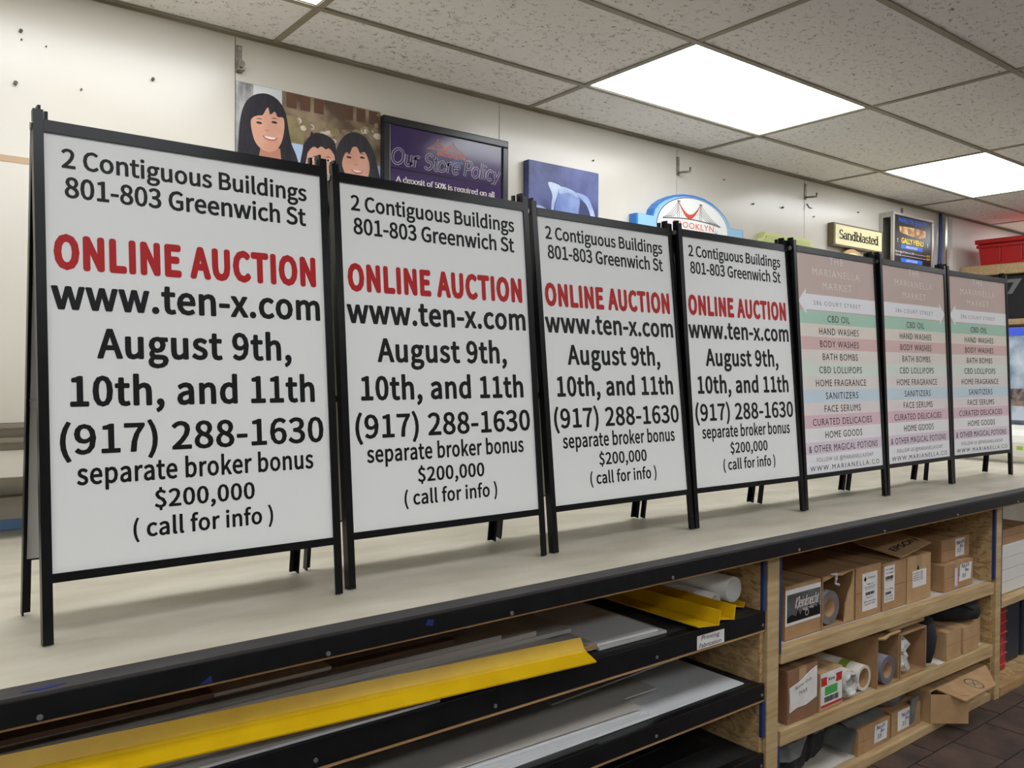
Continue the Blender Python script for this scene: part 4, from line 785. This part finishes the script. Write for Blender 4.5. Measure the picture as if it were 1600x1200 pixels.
t = carton('small plain cardboard box beside the black trouser leg', 3.372, 3.508, YB, .45, zz(sb, 3.372), .122, M_card2, grp=gm); t = carton('small plain cardboard box under the black camera bag', 3.53, 3.682, YB, .45, zz(sb, 3.53), .118, M_card2, grp=gm)
t = carton('narrow pale carton against the chipboard side on the middle shelf', 3.70, 3.77, YB+.03, .3, zz(sb, 3.70), .13, M_card2, grp=gm)
bg = thing('black_bag', 'black soft bag with a grey end lying on the small boxes', 'bag', (3.52, YB+.06, sb(3.5)+.1265), 0)
MB().tube([(-.12, .25, .05), (-.08, .16, .052), (-.02, .06, .05), (.08, -.0, .048), (.15, -.045, .046)], [.03, .044, .048, .047, .043], 14).obj('body', M_blacksoft, bg, smooth=True); MB().tube([(.148, -.043, .046), (.158, -.053, .0455)], [.039, .034], 14).obj('end_cap', mat('bag_grey', (74, 76, 82), .6), bg); MB().tube([(-.1, .05, .085), (-.03, .0, .096), (.05, -.035, .086), (.1, -.06, .06)], .007, 7).obj('strap', M_blacksoft, bg, smooth=True)
tag(box('paper_slip', (3.29, 3.345, YB-.005, YB+.06, sb(3.29)+.0008, sb(3.29)+.0018), M_paper, None), 'white paper slip on the shelf edge by the trouser leg', 'paper')
# bottom cube shelf
ZC = -.9245; gc = 'boxes on the bottom cube shelf'
def pouch(name, label, cx, cy, z0, rx, ry, h, m, mi, seed):
    rr = random.Random(seed); n = 24; t = thing(name, label, 'bag', (cx, cy, z0)); vs = []; fs = []
    prof = [(.75, 0), (.98, .25), (1.0, .6), (.96, .9), (1.0, 1.0), (1.1, .93), (1.12, .72)]
    ph = [rr.uniform(0, 6) for _ in range(4)]
    for j, (rs, zz_) in enumerate(prof):
        for k in range(n):
            a = 2*math.pi*k/n; wv = 1+.07*math.sin(3*a+ph[0]+j)+.05*math.sin(7*a+ph[1]); vs.append((rx*rs*wv*math.copysign(abs(math.cos(a))**.7, math.cos(a)), ry*rs*wv*math.copysign(abs(math.sin(a))**.7, math.sin(a)), h*max(0, zz_+(.1*math.sin(2*a+ph[2]) if j > 2 else 0))))
    for j in range(len(prof)-1):
        for k in range(n): fs.append((j*n+k, j*n+(k+1) % n, (j+1)*n+(k+1) % n, (j+1)*n+k))
    fs.append(tuple(range(n-1, -1, -1)))
    MB().add(vs, fs[:3*n]+[fs[-1]]).obj('body', mi, t); MB().add(vs, fs[3*n:-1]).obj('collar', m, t)
    for c in t.children:
        s_ = c.modifiers.new('thick', 'SOLIDIFY'); s_.thickness = .003
    return t
pouch('open_sack', 'dark open sack with grey folded rim at the post on the bottom shelf', 2.30, -.06, ZC, .12, .12, .185, M_greyplastic, M_blacksoft, 4)
pouch('open_sack', 'smaller dark open sack with grey rim between sack and noted box', 2.535, -.02, ZC, .072, .10, .175, M_greyplastic, M_blacksoft, 9)
t = carton('cardboard box with grey plastic lining and handwritten note on the bottom shelf', 2.705, 2.945, -.19, .35, ZC, .098, grp=gc, tape=False); p = paper(t, .48, .88, .2, .9, skew=.006, dy=.002); _fy = t['fy']; t['fy'] = _fy-.001; note(t, p, .68, .34); t['fy'] = _fy
MB().add([(-.13, -.15, .098), (.13, -.15, .098), (.13, .0, .165), (-.13, .0, .15), (-.125, -.12, .104), (.125, -.12, .104), (.125, .02, .16), (-.125, .02, .145)], [(0, 1, 2, 3), (7, 6, 5, 4), (0, 4, 5, 1), (1, 5, 6, 2), (2, 6, 7, 3), (3, 7, 4, 0)]).obj('plastic_lining', M_greyplastic, t)
MB().add([(-.125, -.17, .099), (-.125, .12, .099), (-.165, .12, .03), (-.165, -.17, .02), (-.12, -.17, .103), (-.12, .12, .103), (-.16, .12, .034), (-.16, -.17, .024)], [(0, 1, 2, 3), (7, 6, 5, 4), (0, 4, 5, 1), (1, 5, 6, 2), (2, 6, 7, 3), (3, 7, 4, 0)]).obj('plastic_lining', M_greyplastic, t)
t = carton('cardboard box with black bag and grey plastic spilling over its top', 2.965, 3.205, -.185, .35, ZC, .10, grp=gc, tape=False); p = paper(t, .2, .7, .15, .95, dy=.002); _fy = t['fy']; t['fy'] = _fy-.001; note(t, p, .45, .3); t['fy'] = _fy
MB().tube([(-.12, -.1, .13), (-.04, -.12, .125), (.05, -.11, .135), (.12, -.08, .125)], [.02, .034, .036, .02], 10).obj('plastic_lining', M_greyplastic, t); MB().tube([(-.1, -.02, .15), (0, -.03, .165), (.1, -.02, .16)], [.03, .045, .03], 12).obj('bag_bundle', M_blacksoft, t, smooth=True); MB().slab([(.02, .02), (.05, .03), (.07, .1), (.1, .13), (.03, .125)], t['fy']-.009, t['fy']-.0022).obj('plastic_lining', M_greyplastic, t)
t = thing('open_flap_box', 'large opened cardboard box whose flap juts out over the floor', 'box', (3.235, -.21, ZC)); W_, D_, H_ = .53, .55, .13; e = .005
box('bottom', (0, W_, 0, D_, 0, e), M_card2, t); box('side', (0, e, 0, D_, e, H_), M_card2, t); box('side', (W_-e, W_, 0, D_, e, H_), M_card2, t); box('back', (e, W_-e, D_-e, D_, e, H_), M_card2, t); box('top', (0, W_, 0, D_, H_, H_+e), M_card2, t); box('tape', (.05, .20, .0, D_, H_+e, H_+e+.0006), M_tape, t)
o = MB().add([(.05, 0, 0), (W_, 0, 0), (.36, -.115, 0), (.07, -.115, 0), (.05, 0, e), (W_, 0, e), (.36, -.115, e), (.07, -.115, e)], [(0, 1, 2, 3), (7, 6, 5, 4), (0, 4, 5, 1), (1, 5, 6, 2), (2, 6, 7, 3), (3, 7, 4, 0)]).obj('flap', M_card2, t, (0, 0, H_), (R(10), 0, 0))
ring = MB().ribbon(arc(.27, -.06, .038, .038, 0, 360, 24), .006, 0).ribbon([(.25, -.045), (.29, -.075)], .005, 0).ribbon([(.25, -.075), (.29, -.045)], .005, 0).obj('print_ring', M_print, o); ring.location = (0, 0, e+.0006); ring.rotation_euler = (R(-90), 0, 0)
o = MB().box(0, .16, -e, 0, 0, H_-.01).obj('flap', M_card2, t, (0, 0, .002), (0, 0, R(-38)))
# last bay
t = carton('white flat carton, lower of two in the far bay', 3.93, 4.40, -.175, .5, -.5144, .115, mat('white_carton', (222, 220, 214), .6), grp='white cartons in the far bay', tape=False); t = carton('white flat carton, upper of two in the far bay', 3.93, 4.40, -.175, .5, -.3985, .115, mat('white_carton', (222, 220, 214)), grp='white cartons in the far bay', tape=False)
t = carton('taped brown parcel on top of the white cartons', 3.99, 4.38, -.165, .4, -.2826, .075, M_card); roll('cardboard_tube', 'pale cardboard tube end beside the taped parcel', (3.962, -.19, -.2655), (3.962, .4, -.2655), .0165, .012, M_card2, M_cardin)
rc = thing('red_case', 'upright red ribbed plastic case standing in the far bay', 'case', (4.105, -.13, -.9235)); box('body', (0, .085, 0, .35, 0, .345), mat('case_red', (176, 34, 38), .4), rc, .012)
for k in range(6): box('rib', (-.001, .087, -.004, .02, .03+.052*k, .036+.052*k), mat('case_red_light', (200, 84, 84), .4), rc)
q = lettering('RED TOOLS', M_sil, rc, 0, 0, .09, .012, 0, .005, rot=math.pi/2); q.location = (.04, -.0008, .12)
bc = thing('blue_case', 'dark blue moulded hard case beside the red case', 'case', (4.235, -.1, -.9235)); box('body', (0, .20, 0, .4, 0, .315), mat('case_navy', (30, 42, 62), .45), bc, .02); box('band', (-.004, .204, .15, .17, .02, .30), mat('case_navy_dark', (20, 28, 44), .5), bc, .004)
bc = thing('blue_case', 'second dark blue hard case, farther from the red case', 'case', (4.46, -.1, -.9235)); box('body', (0, .20, 0, .4, 0, .315), mat('case_navy', (30, 42, 62), .45), bc, .02); box('band', (-.004, .204, .15, .17, .02, .30), mat('case_navy_dark', (20, 28, 44), .5), bc, .004)
for o in scene.objects:
    if o.parent is None and o.type != 'CAMERA': o.location.z += ZT
